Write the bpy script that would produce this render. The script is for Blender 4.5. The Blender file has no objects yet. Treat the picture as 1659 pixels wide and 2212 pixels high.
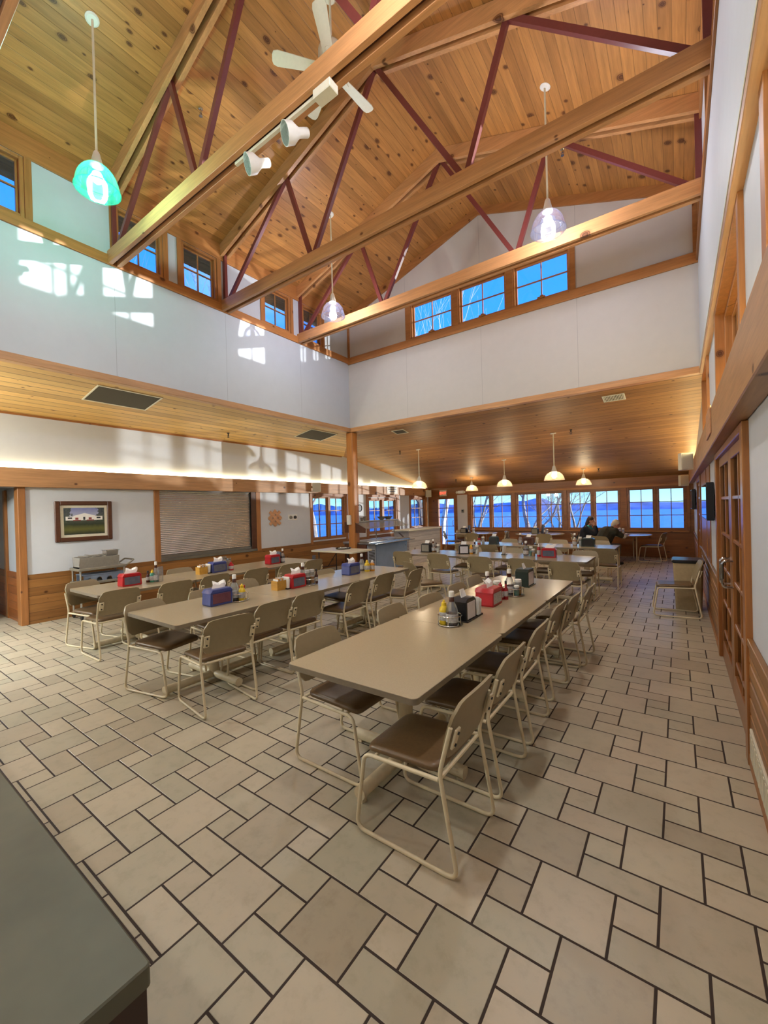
import bpy, bmesh, math, random
from mathutils import Vector, Matrix
random.seed(7)
PI = math.pi
scene = bpy.context.scene
COL = scene.collection

# ------------------------------------------------------------------ helpers
def lin(c):
    c /= 255.0
    return c / 12.92 if c <= 0.04045 else ((c + 0.055) / 1.055) ** 2.4
def S(r, g, b):
    return (lin(r), lin(g), lin(b), 1.0)

class MB:
    """collects shapes, build() links them as ONE mesh object"""
    def __init__(s):
        s.v = []; s.f = []; s.m = []
    def add(s, verts, faces, mi=0):
        o = len(s.v)
        s.v += [tuple(p) for p in verts]
        s.f += [tuple(i + o for i in f) for f in faces]
        s.m += [mi] * len(faces)
        return s
    def box(s, x0, x1, y0, y1, z0, z1, b=0.0, mi=0):
        if x0 > x1: x0, x1 = x1, x0
        if y0 > y1: y0, y1 = y1, y0
        if z0 > z1: z0, z1 = z1, z0
        if b <= 0:
            v = [(x, y, z) for z in (z0, z1) for y in (y0, y1) for x in (x0, x1)]
            f = [(0, 2, 3, 1), (4, 5, 7, 6), (0, 1, 5, 4), (2, 6, 7, 3), (0, 4, 6, 2), (1, 3, 7, 5)]
            return s.add(v, f, mi)
        b = min(b, (x1 - x0) / 2.01, (y1 - y0) / 2.01, (z1 - z0) / 2.01)
        V = []; idx = {}
        L = ((x0, x1), (y0, y1), (z0, z1))
        for sx in (0, 1):
            for sy in (0, 1):
                for sz in (0, 1):
                    c = [L[0][sx], L[1][sy], L[2][sz]]
                    d = [b if k == 0 else -b for k in (sx, sy, sz)]
                    for ax in range(3):
                        p = list(c)
                        for k in range(3):
                            if k != ax: p[k] += d[k]
                        idx[(sx, sy, sz, ax)] = len(V); V.append(p)
        F = []
        for ax in range(3):
            o1, o2 = [k for k in range(3) if k != ax]
            for sd in (0, 1):
                q = []
                for a, c in ((0, 0), (1, 0), (1, 1), (0, 1)):
                    t = [0, 0, 0]; t[ax] = sd; t[o1] = a; t[o2] = c
                    q.append(idx[tuple(t) + (ax,)])
                F.append(q)
            for a in (0, 1):
                for c in (0, 1):
                    q = []
                    for e, w in ((0, o1), (0, o2), (1, o2), (1, o1)):
                        t = [0, 0, 0]; t[ax] = e; t[o1] = a; t[o2] = c
                        q.append(idx[tuple(t) + (w,)])
                    F.append(q)
        for sx in (0, 1):
            for sy in (0, 1):
                for sz in (0, 1):
                    F.append([idx[(sx, sy, sz, k)] for k in range(3)])
        return s.add(V, F, mi)
    def tube(s, pts, r, n=8, closed=False, mi=0, r1=None):
        P = [Vector(p) for p in pts]
        m = len(P)
        if m < 2: return s
        T = []
        for i in range(m):
            a = P[(i - 1) % m] if (i > 0 or closed) else P[i]
            c = P[(i + 1) % m] if (i < m - 1 or closed) else P[i]
            t = c - a
            T.append(t.normalized() if t.length > 1e-9 else Vector((0, 0, 1)))
        u = T[0].orthogonal().normalized()
        V = []
        for i in range(m):
            u = (u - T[i] * u.dot(T[i]))
            u = u.normalized() if u.length > 1e-6 else T[i].orthogonal().normalized()
            w = T[i].cross(u)
            rr = r if r1 is None else r + (r1 - r) * i / (m - 1)
            for k in range(n):
                a = 2 * PI * k / n
                V.append(P[i] + u * (math.cos(a) * rr) + w * (math.sin(a) * rr))
        F = []
        for i in range(m if closed else m - 1):
            j = (i + 1) % m
            for k in range(n):
                l = (k + 1) % n
                F.append((i * n + k, i * n + l, j * n + l, j * n + k))
        if not closed:
            F.append(tuple(range(n - 1, -1, -1)))
            F.append(tuple((m - 1) * n + k for k in range(n)))
        return s.add(V, F, mi)
    def lathe(s, prof, n=20, c=(0, 0, 0), mi=0, M=None):
        V = []; F = []
        for (r, z) in prof:
            for k in range(n):
                a = 2 * PI * k / n
                p = Vector((r * math.cos(a), r * math.sin(a), z))
                if M is not None: p = M @ p
                V.append(p + Vector(c))
        for i in range(len(prof) - 1):
            for k in range(n):
                l = (k + 1) % n
                F.append((i * n + k, i * n + l, (i + 1) * n + l, (i + 1) * n + k))
        if prof[0][0] > 1e-6: F.append(tuple(range(n - 1, -1, -1)))
        if prof[-1][0] > 1e-6: F.append(tuple((len(prof) - 1) * n + k for k in range(n)))
        return s.add(V, F, mi)
    def prism(s, poly, a0, a1, axis='Z', mi=0, bev=0.0):
        """poly: 2D outline in the two other axes (order X,Y,Z without axis), extruded a0..a1"""
        def P(p, a):
            if axis == 'Z': return (p[0], p[1], a)
            if axis == 'Y': return (p[0], a, p[1])
            return (a, p[0], p[1])
        n = len(poly)
        if bev <= 0:
            rings = [(poly, a0), (poly, a1)]
        else:
            cx = sum(p[0] for p in poly) / n; cy = sum(p[1] for p in poly) / n
            def ins(d):
                out = []
                for i in range(n):
                    a = Vector(poly[i - 1]); b_ = Vector(poly[i]); c = Vector(poly[(i + 1) % n])
                    e1 = (b_ - a); e2 = (c - b_)
                    n1 = Vector((-e1.y, e1.x)); n2 = Vector((-e2.y, e2.x))
                    if n1.length < 1e-9: n1 = n2
                    if n2.length < 1e-9: n2 = n1
                    nn = n1.normalized() + n2.normalized()
                    nn = nn.normalized() if nn.length > 1e-9 else n1.normalized()
                    if nn.dot(Vector((cx, cy)) - b_) < 0 and False: nn = -nn
                    out.append(b_ + nn * d)
                return out
            ar = sum(poly[i][0] * poly[(i + 1) % n][1] - poly[(i + 1) % n][0] * poly[i][1] for i in range(n))
            sg = 1 if ar > 0 else -1
            rings = [(ins(sg * bev), a0), (poly, a0 + bev), (poly, a1 - bev), (ins(sg * bev), a1)]
        V = []
        for pl, a in rings: V += [P(p, a) for p in pl]
        F = [tuple(range(n - 1, -1, -1)), tuple((len(rings) - 1) * n + k for k in range(n))]
        for i in range(len(rings) - 1):
            for k in range(n):
                l = (k + 1) % n
                F.append((i * n + k, i * n + l, (i + 1) * n + l, (i + 1) * n + k))
        return s.add(V, F, mi)
    def ball(s, c, r, n=12, mi=0, sc=(1, 1, 1)):
        prof = [(max(1e-7, r * math.sin(PI * i / (n // 2 + 2))), -r * math.cos(PI * i / (n // 2 + 2))) for i in range(n // 2 + 3)]
        return s.lathe(prof, n, c, mi, Matrix.Diagonal(Vector(sc)))
    def capsule(s, a, b, ra, rb, n=12, mi=0):
        a = Vector(a); b = Vector(b); d = b - a; L = d.length
        q = Vector((0, 0, 1)).rotation_difference(d.normalized()).to_matrix() if L > 1e-6 else Matrix.Identity(3)
        prof = [(max(1e-6, ra * math.sin(t)), -ra * math.cos(t)) for t in [PI / 2 * i / 4 for i in range(5)]]
        prof += [(max(1e-6, rb * math.cos(t)), L + rb * math.sin(t)) for t in [PI / 2 * i / 4 for i in range(5)]]
        return s.lathe(prof, n, a, mi, q)
    def xform(s, M):
        s.v = [tuple(M @ Vector(p)) for p in s.v]
        return s
    def build(s, name, mats, parent=None, off=(0, 0, 0), angle=35, loc=None, rz=0.0):
        me = bpy.data.meshes.new(name)
        ox, oy, oz = off
        me.from_pydata([(x - ox, y - oy, z - oz) for x, y, z in s.v], [], s.f)
        if not isinstance(mats, (list, tuple)): mats = [mats]
        for m in mats: me.materials.append(m)
        me.polygons.foreach_set('material_index', s.m)
        bm = bmesh.new(); bm.from_mesh(me)
        bmesh.ops.recalc_face_normals(bm, faces=bm.faces)
        bm.to_mesh(me); bm.free()
        me.polygons.foreach_set('use_smooth', [True] * len(me.polygons))
        me.set_sharp_from_angle(angle=math.radians(angle))
        me.update()
        o = bpy.data.objects.new(name, me)
        COL.objects.link(o)
        if parent is not None: o.parent = parent
        elif loc is None: o.location = off
        if loc is not None: o.location = loc
        o.rotation_euler.z = rz
        return o

def fillet(pts, r, seg=5, closed=False):
    P = [Vector(p) for p in pts]; out = []
    n = len(P)
    for i in range(n):
        if not closed and i in (0, n - 1):
            out.append(P[i]); continue
        a, b, c = P[i - 1], P[i], P[(i + 1) % n]
        rr = r[i] if isinstance(r, (list, tuple)) else r
        d1 = (a - b); d2 = (c - b)
        l = min(rr, d1.length * .48, d2.length * .48)
        p0 = b + d1.normalized() * l; p1 = b + d2.normalized() * l
        for k in range(seg + 1):
            t = k / seg
            out.append(p0 * (1 - t) ** 2 + b * (2 * t * (1 - t)) + p1 * t ** 2)
    return out
def rrect(x0, x1, y0, y1, r, seg=5):
    pts = []
    for cx, cy, a0 in ((x1 - r, y1 - r, 0), (x0 + r, y1 - r, 90), (x0 + r, y0 + r, 180), (x1 - r, y0 + r, 270)):
        for k in range(seg + 1):
            a = math.radians(a0 + 90 * k / seg)
            pts.append((cx + r * math.cos(a), cy + r * math.sin(a)))
    return pts

def tag(o, label=None, cat=None, group=None, kind=None):
    if label: o['label'] = label
    if cat: o['category'] = cat
    if group: o['group'] = group
    if kind: o['kind'] = kind
    return o
def thing(name, label, cat, loc=(0, 0, 0), rz=0.0, group=None):
    o = bpy.data.objects.new(name, None); COL.objects.link(o)
    o.empty_display_size = 0.1
    o.location = loc; o.rotation_euler = (0, 0, rz)
    return tag(o, label, cat, group)
def struct(name, mb, mats, off=(0, 0, 0), **k):
    o = mb.build(name, mats, None, off, **k); o['kind'] = 'structure'
    return o
def dup(root, loc, rz, label=None, group=None):
    def cp(o, par):
        c = o.copy(); COL.objects.link(c)
        if par is not None: c.parent = par
        for ch in [x for x in kids.get(o.name, [])]: cp(ch, c)
        return c
    kids = {}
    for o in COL.objects:
        if o.parent is not None: kids.setdefault(o.parent.name, []).append(o)
    r = cp(root, None)
    r.location = loc; r.rotation_euler = (0, 0, rz)
    if label: r['label'] = label
    if group: r['group'] = group
    return r

# ------------------------------------------------------------------ materials
class NT:
    def __init__(s, name):
        s.mat = bpy.data.materials.new(name); s.mat.use_nodes = True
        s.t = s.mat.node_tree; s.n = s.t.nodes; s.n.clear()
        s.out = s.n.new('ShaderNodeOutputMaterial')
    def node(s, typ, **k):
        o = s.n.new(typ)
        for a, b in k.items(): setattr(o, a, b)
        return o
    def link(s, a, b): s.t.links.new(a, b)
    def put(s, sock, val):
        if hasattr(val, 'is_output'): s.link(val, sock)
        else: sock.default_value = val
    def math(s, op, a, b=None, c=None, clamp=False):
        o = s.node('ShaderNodeMath', operation=op, use_clamp=clamp)
        s.put(o.inputs[0], a)
        if b is not None: s.put(o.inputs[1], b)
        if c is not None: s.put(o.inputs[2], c)
        return o.outputs[0]
    def comb(s, x, y, z):
        o = s.node('ShaderNodeCombineXYZ')
        for i, v in enumerate((x, y, z)): s.put(o.inputs[i], v)
        return o.outputs[0]
    def noise(s, vec, scale, detail=3, rough=.5):
        o = s.node('ShaderNodeTexNoise'); s.link(vec, o.inputs['Vector'])
        o.inputs['Scale'].default_value = scale; o.inputs['Detail'].default_value = detail
        o.inputs['Roughness'].default_value = rough
        return o.outputs['Fac']
    def ramp(s, fac, stops):
        o = s.node('ShaderNodeValToRGB'); s.link(fac, o.inputs[0])
        e = o.color_ramp.elements
        while len(e) < len(stops): e.new(0.5)
        for i, (p, c) in enumerate(stops):
            e[i].position = p; e[i].color = c if len(c) == 4 else tuple(c) + (1,)
        return o.outputs[0]
    def mix(s, fac, a, b, mode='MIX'):
        o = s.node('ShaderNodeMix', data_type='RGBA', blend_type=mode)
        s.put(o.inputs[0], fac); s.put(o.inputs[6], a); s.put(o.inputs[7], b)
        return o.outputs[2]
    def obj(s):
        return s.node('ShaderNodeTexCoord').outputs['Object']
    def xyz(s):
        o = s.node('ShaderNodeSeparateXYZ'); s.link(s.obj(), o.inputs[0])
        return dict(X=o.outputs[0], Y=o.outputs[1], Z=o.outputs[2])
    def bump(s, h, strength=.3, dist=.01):
        o = s.node('ShaderNodeBump'); s.link(h, o.inputs['Height'])
        o.inputs['Strength'].default_value = strength; o.inputs['Distance'].default_value = dist
        return o.outputs[0]
    def principled(s, col, rough=.5, metal=0.0, spec=.5, normal=None, coat=0.0, emis=None, estr=0.0):
        o = s.node('ShaderNodeBsdfPrincipled')
        s.put(o.inputs['Base Color'], col); s.put(o.inputs['Roughness'], rough)
        o.inputs['Metallic'].default_value = metal
        o.inputs['Specular IOR Level'].default_value = spec
        o.inputs['Coat Weight'].default_value = coat
        if normal is not None: s.link(normal, o.inputs['Normal'])
        if emis is not None:
            o.inputs['Emission Color'].default_value = emis
            o.inputs['Emission Strength'].default_value = estr
        s.link(o.outputs[0], s.out.inputs[0])
        return o
MATS = {}
def plain(name, col, rough=.5, metal=0.0, spec=.5, noise=0.06, nscale=30, bump=0.0, coat=0.0):
    t = NT(name)
    f = t.noise(t.obj(), nscale, 3)
    lo = tuple(c * (1 - noise) for c in col[:3]) + (1,)
    hi = tuple(min(1, c * (1 + noise)) for c in col[:3]) + (1,)
    c = t.ramp(f, [(.3, lo), (.7, hi)])
    nb = t.bump(f, bump, .004) if bump else None
    t.principled(c, rough, metal, spec, nb, coat)
    MATS[name] = t.mat
    return t.mat
def emit(name, col, strength):
    t = NT(name)
    t.principled((0.02, 0.02, 0.02, 1), .5, emis=col, estr=strength)
    MATS[name] = t.mat
    return t.mat
def glass(name, tint=(.92, .95, .97, 1), gloss=.08, body=None, bodyw=0.0, rough=.02):
    t = NT(name)
    tr = t.node('ShaderNodeBsdfTransparent'); tr.inputs[0].default_value = tint
    gl = t.node('ShaderNodeBsdfGlossy'); gl.inputs['Roughness'].default_value = rough
    lw = t.node('ShaderNodeLayerWeight'); lw.inputs[0].default_value = .25
    fac = t.math('MULTIPLY_ADD', lw.outputs['Fresnel'], .6, gloss, True)
    m = t.node('ShaderNodeMixShader'); t.link(fac, m.inputs[0])
    t.link(tr.outputs[0], m.inputs[1]); t.link(gl.outputs[0], m.inputs[2])
    last = m.outputs[0]
    if body is not None:
        d = t.node('ShaderNodeBsdfDiffuse'); d.inputs[0].default_value = body
        tl = t.node('ShaderNodeBsdfTranslucent'); tl.inputs[0].default_value = body
        a = t.node('ShaderNodeAddShader'); 
        m3 = t.node('ShaderNodeMixShader'); m3.inputs[0].default_value = .65
        t.link(d.outputs[0], m3.inputs[1]); t.link(tl.outputs[0], m3.inputs[2])
        m2 = t.node('ShaderNodeMixShader'); m2.inputs[0].default_value = bodyw
        t.link(last, m2.inputs[1]); t.link(m3.outputs[0], m2.inputs[2]); last = m2.outputs[0]
    t.link(last, t.out.inputs[0])
    MATS[name] = t.mat
    return t.mat
def wood(name, col, along='Y', across='X', pw=None, rough=.42, var=.22, knots=1.0, groove=.05, kscale=3.6, seed=0.0, kmul=1.0, gdark=.35):
    t = NT(name)
    c = t.xyz()
    third = [k for k in 'XYZ' if k not in (along, across)][0]
    a, x, z = c[along], c[across], c[third]
    if pw:
        q = t.math('DIVIDE', t.math('ADD', x, 50.0 + seed), pw)
        idx = t.math('FLOOR', q); fr = t.math('SUBTRACT', q, idx)
        wn = t.node('ShaderNodeTexWhiteNoise', noise_dimensions='1D'); t.link(idx, wn.inputs['W'])
        rnd = wn.outputs['Value']
        e = t.math('MINIMUM', fr, t.math('SUBTRACT', 1.0, fr))
        g = t.math('SUBTRACT', 1.0, t.math('DIVIDE', e, groove, clamp=True))
        rr = t.math('MULTIPLY', rnd, 37.0)
    else:
        oi = t.node('ShaderNodeObjectInfo')
        rnd = oi.outputs['Random']; rr = t.math('MULTIPLY', rnd, 37.0); g = None
    v = t.comb(t.math('ADD', t.math('MULTIPLY', a, 1.1), rr), t.math('MULTIPLY', x, 13.0), t.math('MULTIPLY', z, 13.0))
    gr = t.noise(v, 1.6, 5, .6)
    v2 = t.comb(t.math('ADD', t.math('MULTIPLY', a, 2.6), rr), t.math('MULTIPLY', x, 60.0), t.math('MULTIPLY', z, 60.0))
    fine = t.noise(v2, 1.5, 3)
    dk = tuple(k * (1 - var) for k in col[:3]) + (1,)
    lt = tuple(min(1, k * (1 + var * .8)) for k in col[:3]) + (1,)
    base = t.ramp(gr, [(.3, dk), (.68, lt)])
    base = t.mix(.22, base, t.ramp(fine, [(.35, tuple(k * .62 for k in col[:3])), (.65, tuple(min(1, k * 1.2) for k in col[:3]))]))
    tone = t.ramp(rnd, [(0.0, (.78, .74, .70)), (.5, (1, 1, 1)), (1.0, (1.14, 1.12, 1.08))])
    base = t.mix(1.0 if pw else .6, base, tone, 'MULTIPLY')
    if knots > 0:
        kv = t.comb(t.math('ADD', t.math('MULTIPLY', a, .72), t.math('MULTIPLY', rnd, 11.0)), t.math('ADD', x, t.math('MULTIPLY', z, .83)), 0.0)
        vo = t.node('ShaderNodeTexVoronoi', feature='F1', voronoi_dimensions='2D'); t.link(kv, vo.inputs['Vector'])
        vo.inputs['Scale'].default_value = kscale
        sc = t.node('ShaderNodeSeparateColor'); t.link(vo.outputs['Color'], sc.inputs[0])
        rad = t.math('MULTIPLY', t.math('POWER', sc.outputs[0], 2.0), .115 * kmul)
        d = t.math('DIVIDE', vo.outputs['Distance'], t.math('ADD', rad, .002))
        keep = t.math('GREATER_THAN', sc.outputs[1], .22)
        kf = t.ramp(t.math('MULTIPLY', d, .5, clamp=True), [(0.0, (.8, .8, .8)), (.32, (1, 1, 1)), (.40, (.55, .55, .55)), (.52, (.95, .95, .95)), (.62, (.30, .30, .30)), (1.0, (0, 0, 0))])
        kf = t.math('MULTIPLY', t.math('MULTIPLY', kf, keep), 1.0 * knots, clamp=True)
        base = t.mix(kf, base, (col[0] * .17, col[1] * .10, col[2] * .08, 1))
    nb = None
    if g is not None:
        base = t.mix(t.math('MULTIPLY', g, 1 - gdark), base, tuple(k * .16 for k in col[:3]) + (1,))
        nb = t.bump(t.math('SUBTRACT', 1.0, g), .35, .006)
    t.principled(base, rough, 0, .4, nb)
    MATS[name] = t.mat
    return t.mat

PINE = S(196, 138, 80)
M_ceil = wood('pine_roof_boards', S(180, 126, 70), 'Y', 'X', .118, rough=.45, kscale=4.4, kmul=1.25, var=.24, groove=.04, gdark=.4)
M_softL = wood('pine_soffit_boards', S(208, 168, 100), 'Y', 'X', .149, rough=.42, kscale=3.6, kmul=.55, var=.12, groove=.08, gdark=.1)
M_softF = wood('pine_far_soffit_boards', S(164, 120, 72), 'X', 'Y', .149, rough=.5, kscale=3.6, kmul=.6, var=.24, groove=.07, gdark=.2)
M_beamX = wood('pine_beam_across', S(190, 138, 90), 'X', 'Z', None, kscale=2.2, kmul=.8)
M_beamY = wood('pine_beam_along', S(184, 140, 98), 'Y', 'Z', None, kscale=2.2, kmul=.8)
M_beamZ = wood('pine_post_wood', S(186, 122, 62), 'Z', 'X', None, kscale=2.0, kmul=.8, rough=.35)
M_trimX = wood('pine_trim_across', S(170, 114, 64), 'X', 'Z', None, kscale=2.4, kmul=.6)
M_trimY = wood('pine_trim_along', S(170, 114, 64), 'Y', 'Z', None, kscale=2.4, kmul=.6)
M_trimZ = wood('pine_trim_upright', S(170, 114, 64), 'Z', 'Y', None, kscale=2.4, kmul=.6)
M_wains = wood('pine_wainscot', S(150, 104, 56), 'Y', 'Z', .13, kscale=3.0, kmul=.8, groove=.05, gdark=.3, rough=.35)
M_wainsX = wood('pine_wainscot_across', S(168, 100, 48), 'X', 'Z', .13, kscale=3.0, kmul=.8, groove=.05, gdark=.3, rough=.35)
M_farwood = wood('pine_far_wall', S(136, 86, 46), 'X', 'Z', .19, kscale=2.6, kmul=.7, groove=.02, gdark=.5, rough=.35)
M_doorwood = wood('oak_door_wood', S(150, 96, 50), 'Z', 'Y', None, kscale=2, knots=0, rough=.28)
M_darkwood = wood('walnut_wood', S(86, 52, 36), 'Y', 'Z', None, knots=0, rough=.35)
M_boxwood = wood('honey_wood', S(196, 148, 62), 'Y', 'Z', None, knots=0, rough=.4)

def paint(name, col, seam=None, axis='Y', off=0.0):
    t = NT(name)
    f = t.noise(t.obj(), 6.0, 4, .6)
    f2 = t.noise(t.obj(), 220.0, 2)
    c = t.ramp(f, [(.3, tuple(k * .965 for k in col[:3])), (.7, col[:3])])
    if seam:
        q = t.math('DIVIDE', t.math('ADD', t.xyz()[axis], 36 * seam - off), seam)
        fr = t.math('FRACT', q); e = t.math('MINIMUM', fr, t.math('SUBTRACT', 1.0, fr))
        ln = t.math('LESS_THAN', e, .003 / seam)
        c = t.mix(t.math('MULTIPLY', ln, .55), c, tuple(k * .35 for k in col[:3]) + (1,))
    t.principled(c, .55, 0, .35, t.bump(f2, .12, .002))
    MATS[name] = t.mat
    return t.mat
M_wallL = paint('white_wall_paint', S(188, 193, 200), 1.8, 'Y', .85)
M_wallG = paint('warm_white_wall_paint', S(196, 189, 182), 1.755, 'X', -3.13)
M_wall = paint('plain_white_wall_paint', S(212, 216, 220))
M_wallR = paint('right_white_wall_paint', S(204, 208, 214))

# floor tiles (attribute 'rnd' is a random number per tile)
def tile_mat():
    t = NT('porcelain_floor_tile')
    at = t.node('ShaderNodeAttribute', attribute_name='rnd')
    r = at.outputs['Fac']
    f = t.noise(t.obj(), 2.2, 4, .6); f2 = t.noise(t.obj(), 14, 4, .65)
    base = t.ramp(r, [(0.0, S(174, 169, 148)[:3]), (.35, S(186, 178, 155)[:3]), (.7, S(192, 182, 160)[:3]), (1.0, S(167, 158, 137)[:3])])
    mot = t.ramp(f2, [(.25, (.80, .79, .75)), (.5, (1, 1, 1)), (.8, (1.06, 1.03, .98))])
    c = t.mix(.8, base, mot, 'MULTIPLY')
    lg = t.ramp(f, [(.35, (.90, .90, .87)), (.65, (1.03, 1.0, .97))])
    c = t.mix(.7, c, lg, 'MULTIPLY')
    ro = t.math('MULTIPLY_ADD', f2, .22, .27)
    t.principled(c, ro, 0, .6, t.bump(f2, .10, .003))
    return t.mat
M_tile = tile_mat()
M_grout = plain('floor_grout', S(52, 39, 31), .8)
M_steel_red = plain('oxblood_painted_steel', S(108, 50, 46), .38, spec=.5, noise=.05)
M_laminate = plain('beige_table_laminate', S(172, 157, 127), .2, spec=.6, noise=.05, nscale=160)
M_edge = plain('taupe_table_edge', S(126, 114, 94), .4)
M_cream = plain('cream_enamel_steel', S(214, 200, 166), .35, noise=.05)
M_back = plain('taupe_chair_back', S(146, 131, 100), .42, noise=.04)
M_seat = plain('brown_seat_vinyl', S(102, 80, 52), .36, noise=.10, nscale=60, bump=.1)
M_screw = plain('dark_screw', S(30, 28, 26), .4)
M_white = plain('white_plastic', S(232, 230, 222), .4, noise=.02)
M_offwhite = plain('cream_plastic', S(222, 216, 192), .45, noise=.03)
M_black = plain('black_plastic', S(22, 22, 24), .35)
M_chrome = plain('chrome', S(205, 205, 205), .12, 1.0, noise=.02)
M_steel = plain('brushed_stainless', S(176, 184, 192), .26, 1.0, noise=.05, nscale=12)
M_steel2 = plain('dull_stainless', S(172, 168, 158), .4, .45, noise=.06)
M_paper = plain('white_paper', S(240, 238, 232), .8, noise=.02)
M_red = plain('red_plastic', S(172, 26, 36), .32, noise=.04)
M_blue = plain('blue_plastic', S(60, 70, 132), .35, noise=.04)
M_slate = plain('slate_panel', S(92, 96, 112), .2, noise=.12, nscale=25)
M_maroon = plain('maroon_panel', S(104, 62, 76), .2, noise=.12, nscale=25)
M_yellow = plain('mustard_yellow', S(224, 190, 40), .35, noise=.05)
M_brown = plain('brown_liquid', S(70, 30, 16), .2, noise=.08)
M_amber = plain('amber_liquid', S(196, 132, 40), .25, noise=.06)
M_ketchup = plain('ketchup_red', S(150, 22, 28), .3)
M_green = plain('bottle_green', S(60, 130, 110), .25)
M_label = plain('pale_label', S(180, 178, 176), .6, noise=.25, nscale=80)
M_dgreen = plain('dark_green_metal', S(40, 52, 46), .3, .3)
M_counter = plain('grey_green_laminate', S(86, 86, 70), .42, noise=.2, nscale=7)
M_counter_side = plain('dark_brown_laminate', S(60, 46, 38), .6)
M_grille = plain('dark_vent_mesh', S(58, 52, 38), .7, noise=.2, nscale=200)
M_wire = plain('chrome_wire', S(190, 188, 180), .2, 1.0)
M_grey = plain('grey_plastic', S(128, 122, 108), .5)
M_greyblue = plain('grey_blue_plastic', S(112, 124, 142), .45)
M_darkmetal = plain('black_steel', S(36, 32, 30), .4, .4)
M_binbag = plain('black_bin_liner', S(16, 16, 18), .3)
M_bin = plain('beige_bin_plastic', S(170, 150, 114), .5)
M_glass = glass('clear_window_glass', (.96, .98, 1, 1), .02)
M_jar = glass('clear_jar_glass', (.9, .92, .93, 1), .10, S(215, 220, 224), .22)
M_shade = glass('ribbed_shade_glass', (.90, .92, 1, 1), .05, S(150, 152, 176), .022, .06)
M_shade_g = glass('aqua_shade_glass', (.62, .98, .90, 1), .05, S(40, 220, 180), .05, .06)
M_shade_w = glass('warm_shade_glass', (1, .96, .88, 1), .08, S(240, 222, 190), .10, .08)
M_bulb = emit('bulb_glow', (1, .97, .94, 1), 3)
M_bulb_w = emit('warm_bulb_glow', (1, .86, .62, 1), 9)
M_plate = plain('pale_face_plate', S(214, 210, 216), .3, .15)
M_barsteel = plain('window_blue_steel', S(150, 172, 200), .35, .3, noise=.07, nscale=5)  # blue of the reflected windows is put into the steel's base colour
M_louver = plain('pale_louver_panel', S(190, 200, 216), .4)
M_slat = plain('bright_shutter_steel', S(216, 216, 218), .22, .9, noise=.08, nscale=3)
M_cove = emit('cove_strip_glow', (1, .86, .50, 1), 14)
M_cove_r = emit('right_cove_strip_glow', (1, .84, .44, 1), 34)
M_navy = plain('navy_cloth', S(18, 20, 34), .8)
M_olive = plain('olive_cloth', S(44, 44, 34), .8)
M_skin = plain('skin', S(196, 138, 116), .5)
M_hairb = plain('brown_hair', S(58, 40, 32), .6)
M_hairw = plain('white_hair', S(214, 204, 184), .6)
M_teal = plain('teal_cloth', S(60, 170, 170), .7)
M_shirt = plain('pale_shirt', S(206, 204, 190), .7)
M_denim = plain('grey_trousers', S(84, 86, 84), .8)
M_bark = plain('grey_bark', S(150, 140, 130), .9, noise=.3, nscale=8)
M_birch = plain('white_birch_bark', S(214, 210, 200), .9, noise=.3, nscale=8)
M_fabric_black = plain('black_fabric', S(20, 20, 22), .8)
M_woven = wood('pale_maple_strip', S(206, 154, 112), 'Y', 'Z', None, knots=0)
def tinted(n, c): return glass(n, c, .05)

# ------------------------------------------------------------------ constants of the room (metres)
XL, XR, YG, YN = -6.57, 0.305, 7.85, -4.0      # upper volume
WL, WR, YF = -8.33, 0.36, 14.8                # lower walls
ZF = 3.60                                      # bottom of upper walls
RS = 0.335                                     # roof slope
RX = (XL + XR) / 2
def roofz(x): return 7.60 - RS * abs(x - RX)
def softz(x, y):
    return 3.60 + max(-9, min((x - XL) / 6 if x < XL else 0, -(y - YG) / 6 if y > YG else 0))

def wall_boxes(mb, plane, p0, p1, u0, u1, z0, z1, holes):
    """solid wall between plane coords p0..p1, u range and z range with rectangular holes (ua,ub,za,zb)"""
    us = sorted(set([u0, u1] + [h[i] for h in holes for i in (0, 1) if u0 < h[i] < u1]))
    zs = sorted(set([z0, z1] + [h[i] for h in holes for i in (2, 3) if z0 < h[i] < z1]))
    for i in range(len(us) - 1):
        for j in range(len(zs) - 1):
            cu = (us[i] + us[i + 1]) / 2; cz = (zs[j] + zs[j + 1]) / 2
            if any(h[0] < cu < h[1] and h[2] < cz < h[3] for h in holes): continue
            if plane == 'X': mb.box(p0, p1, us[i], us[i + 1], zs[j], zs[j + 1])
            else: mb.box(us[i], us[i + 1], p0, p1, zs[j], zs[j + 1])
    return mb

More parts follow.
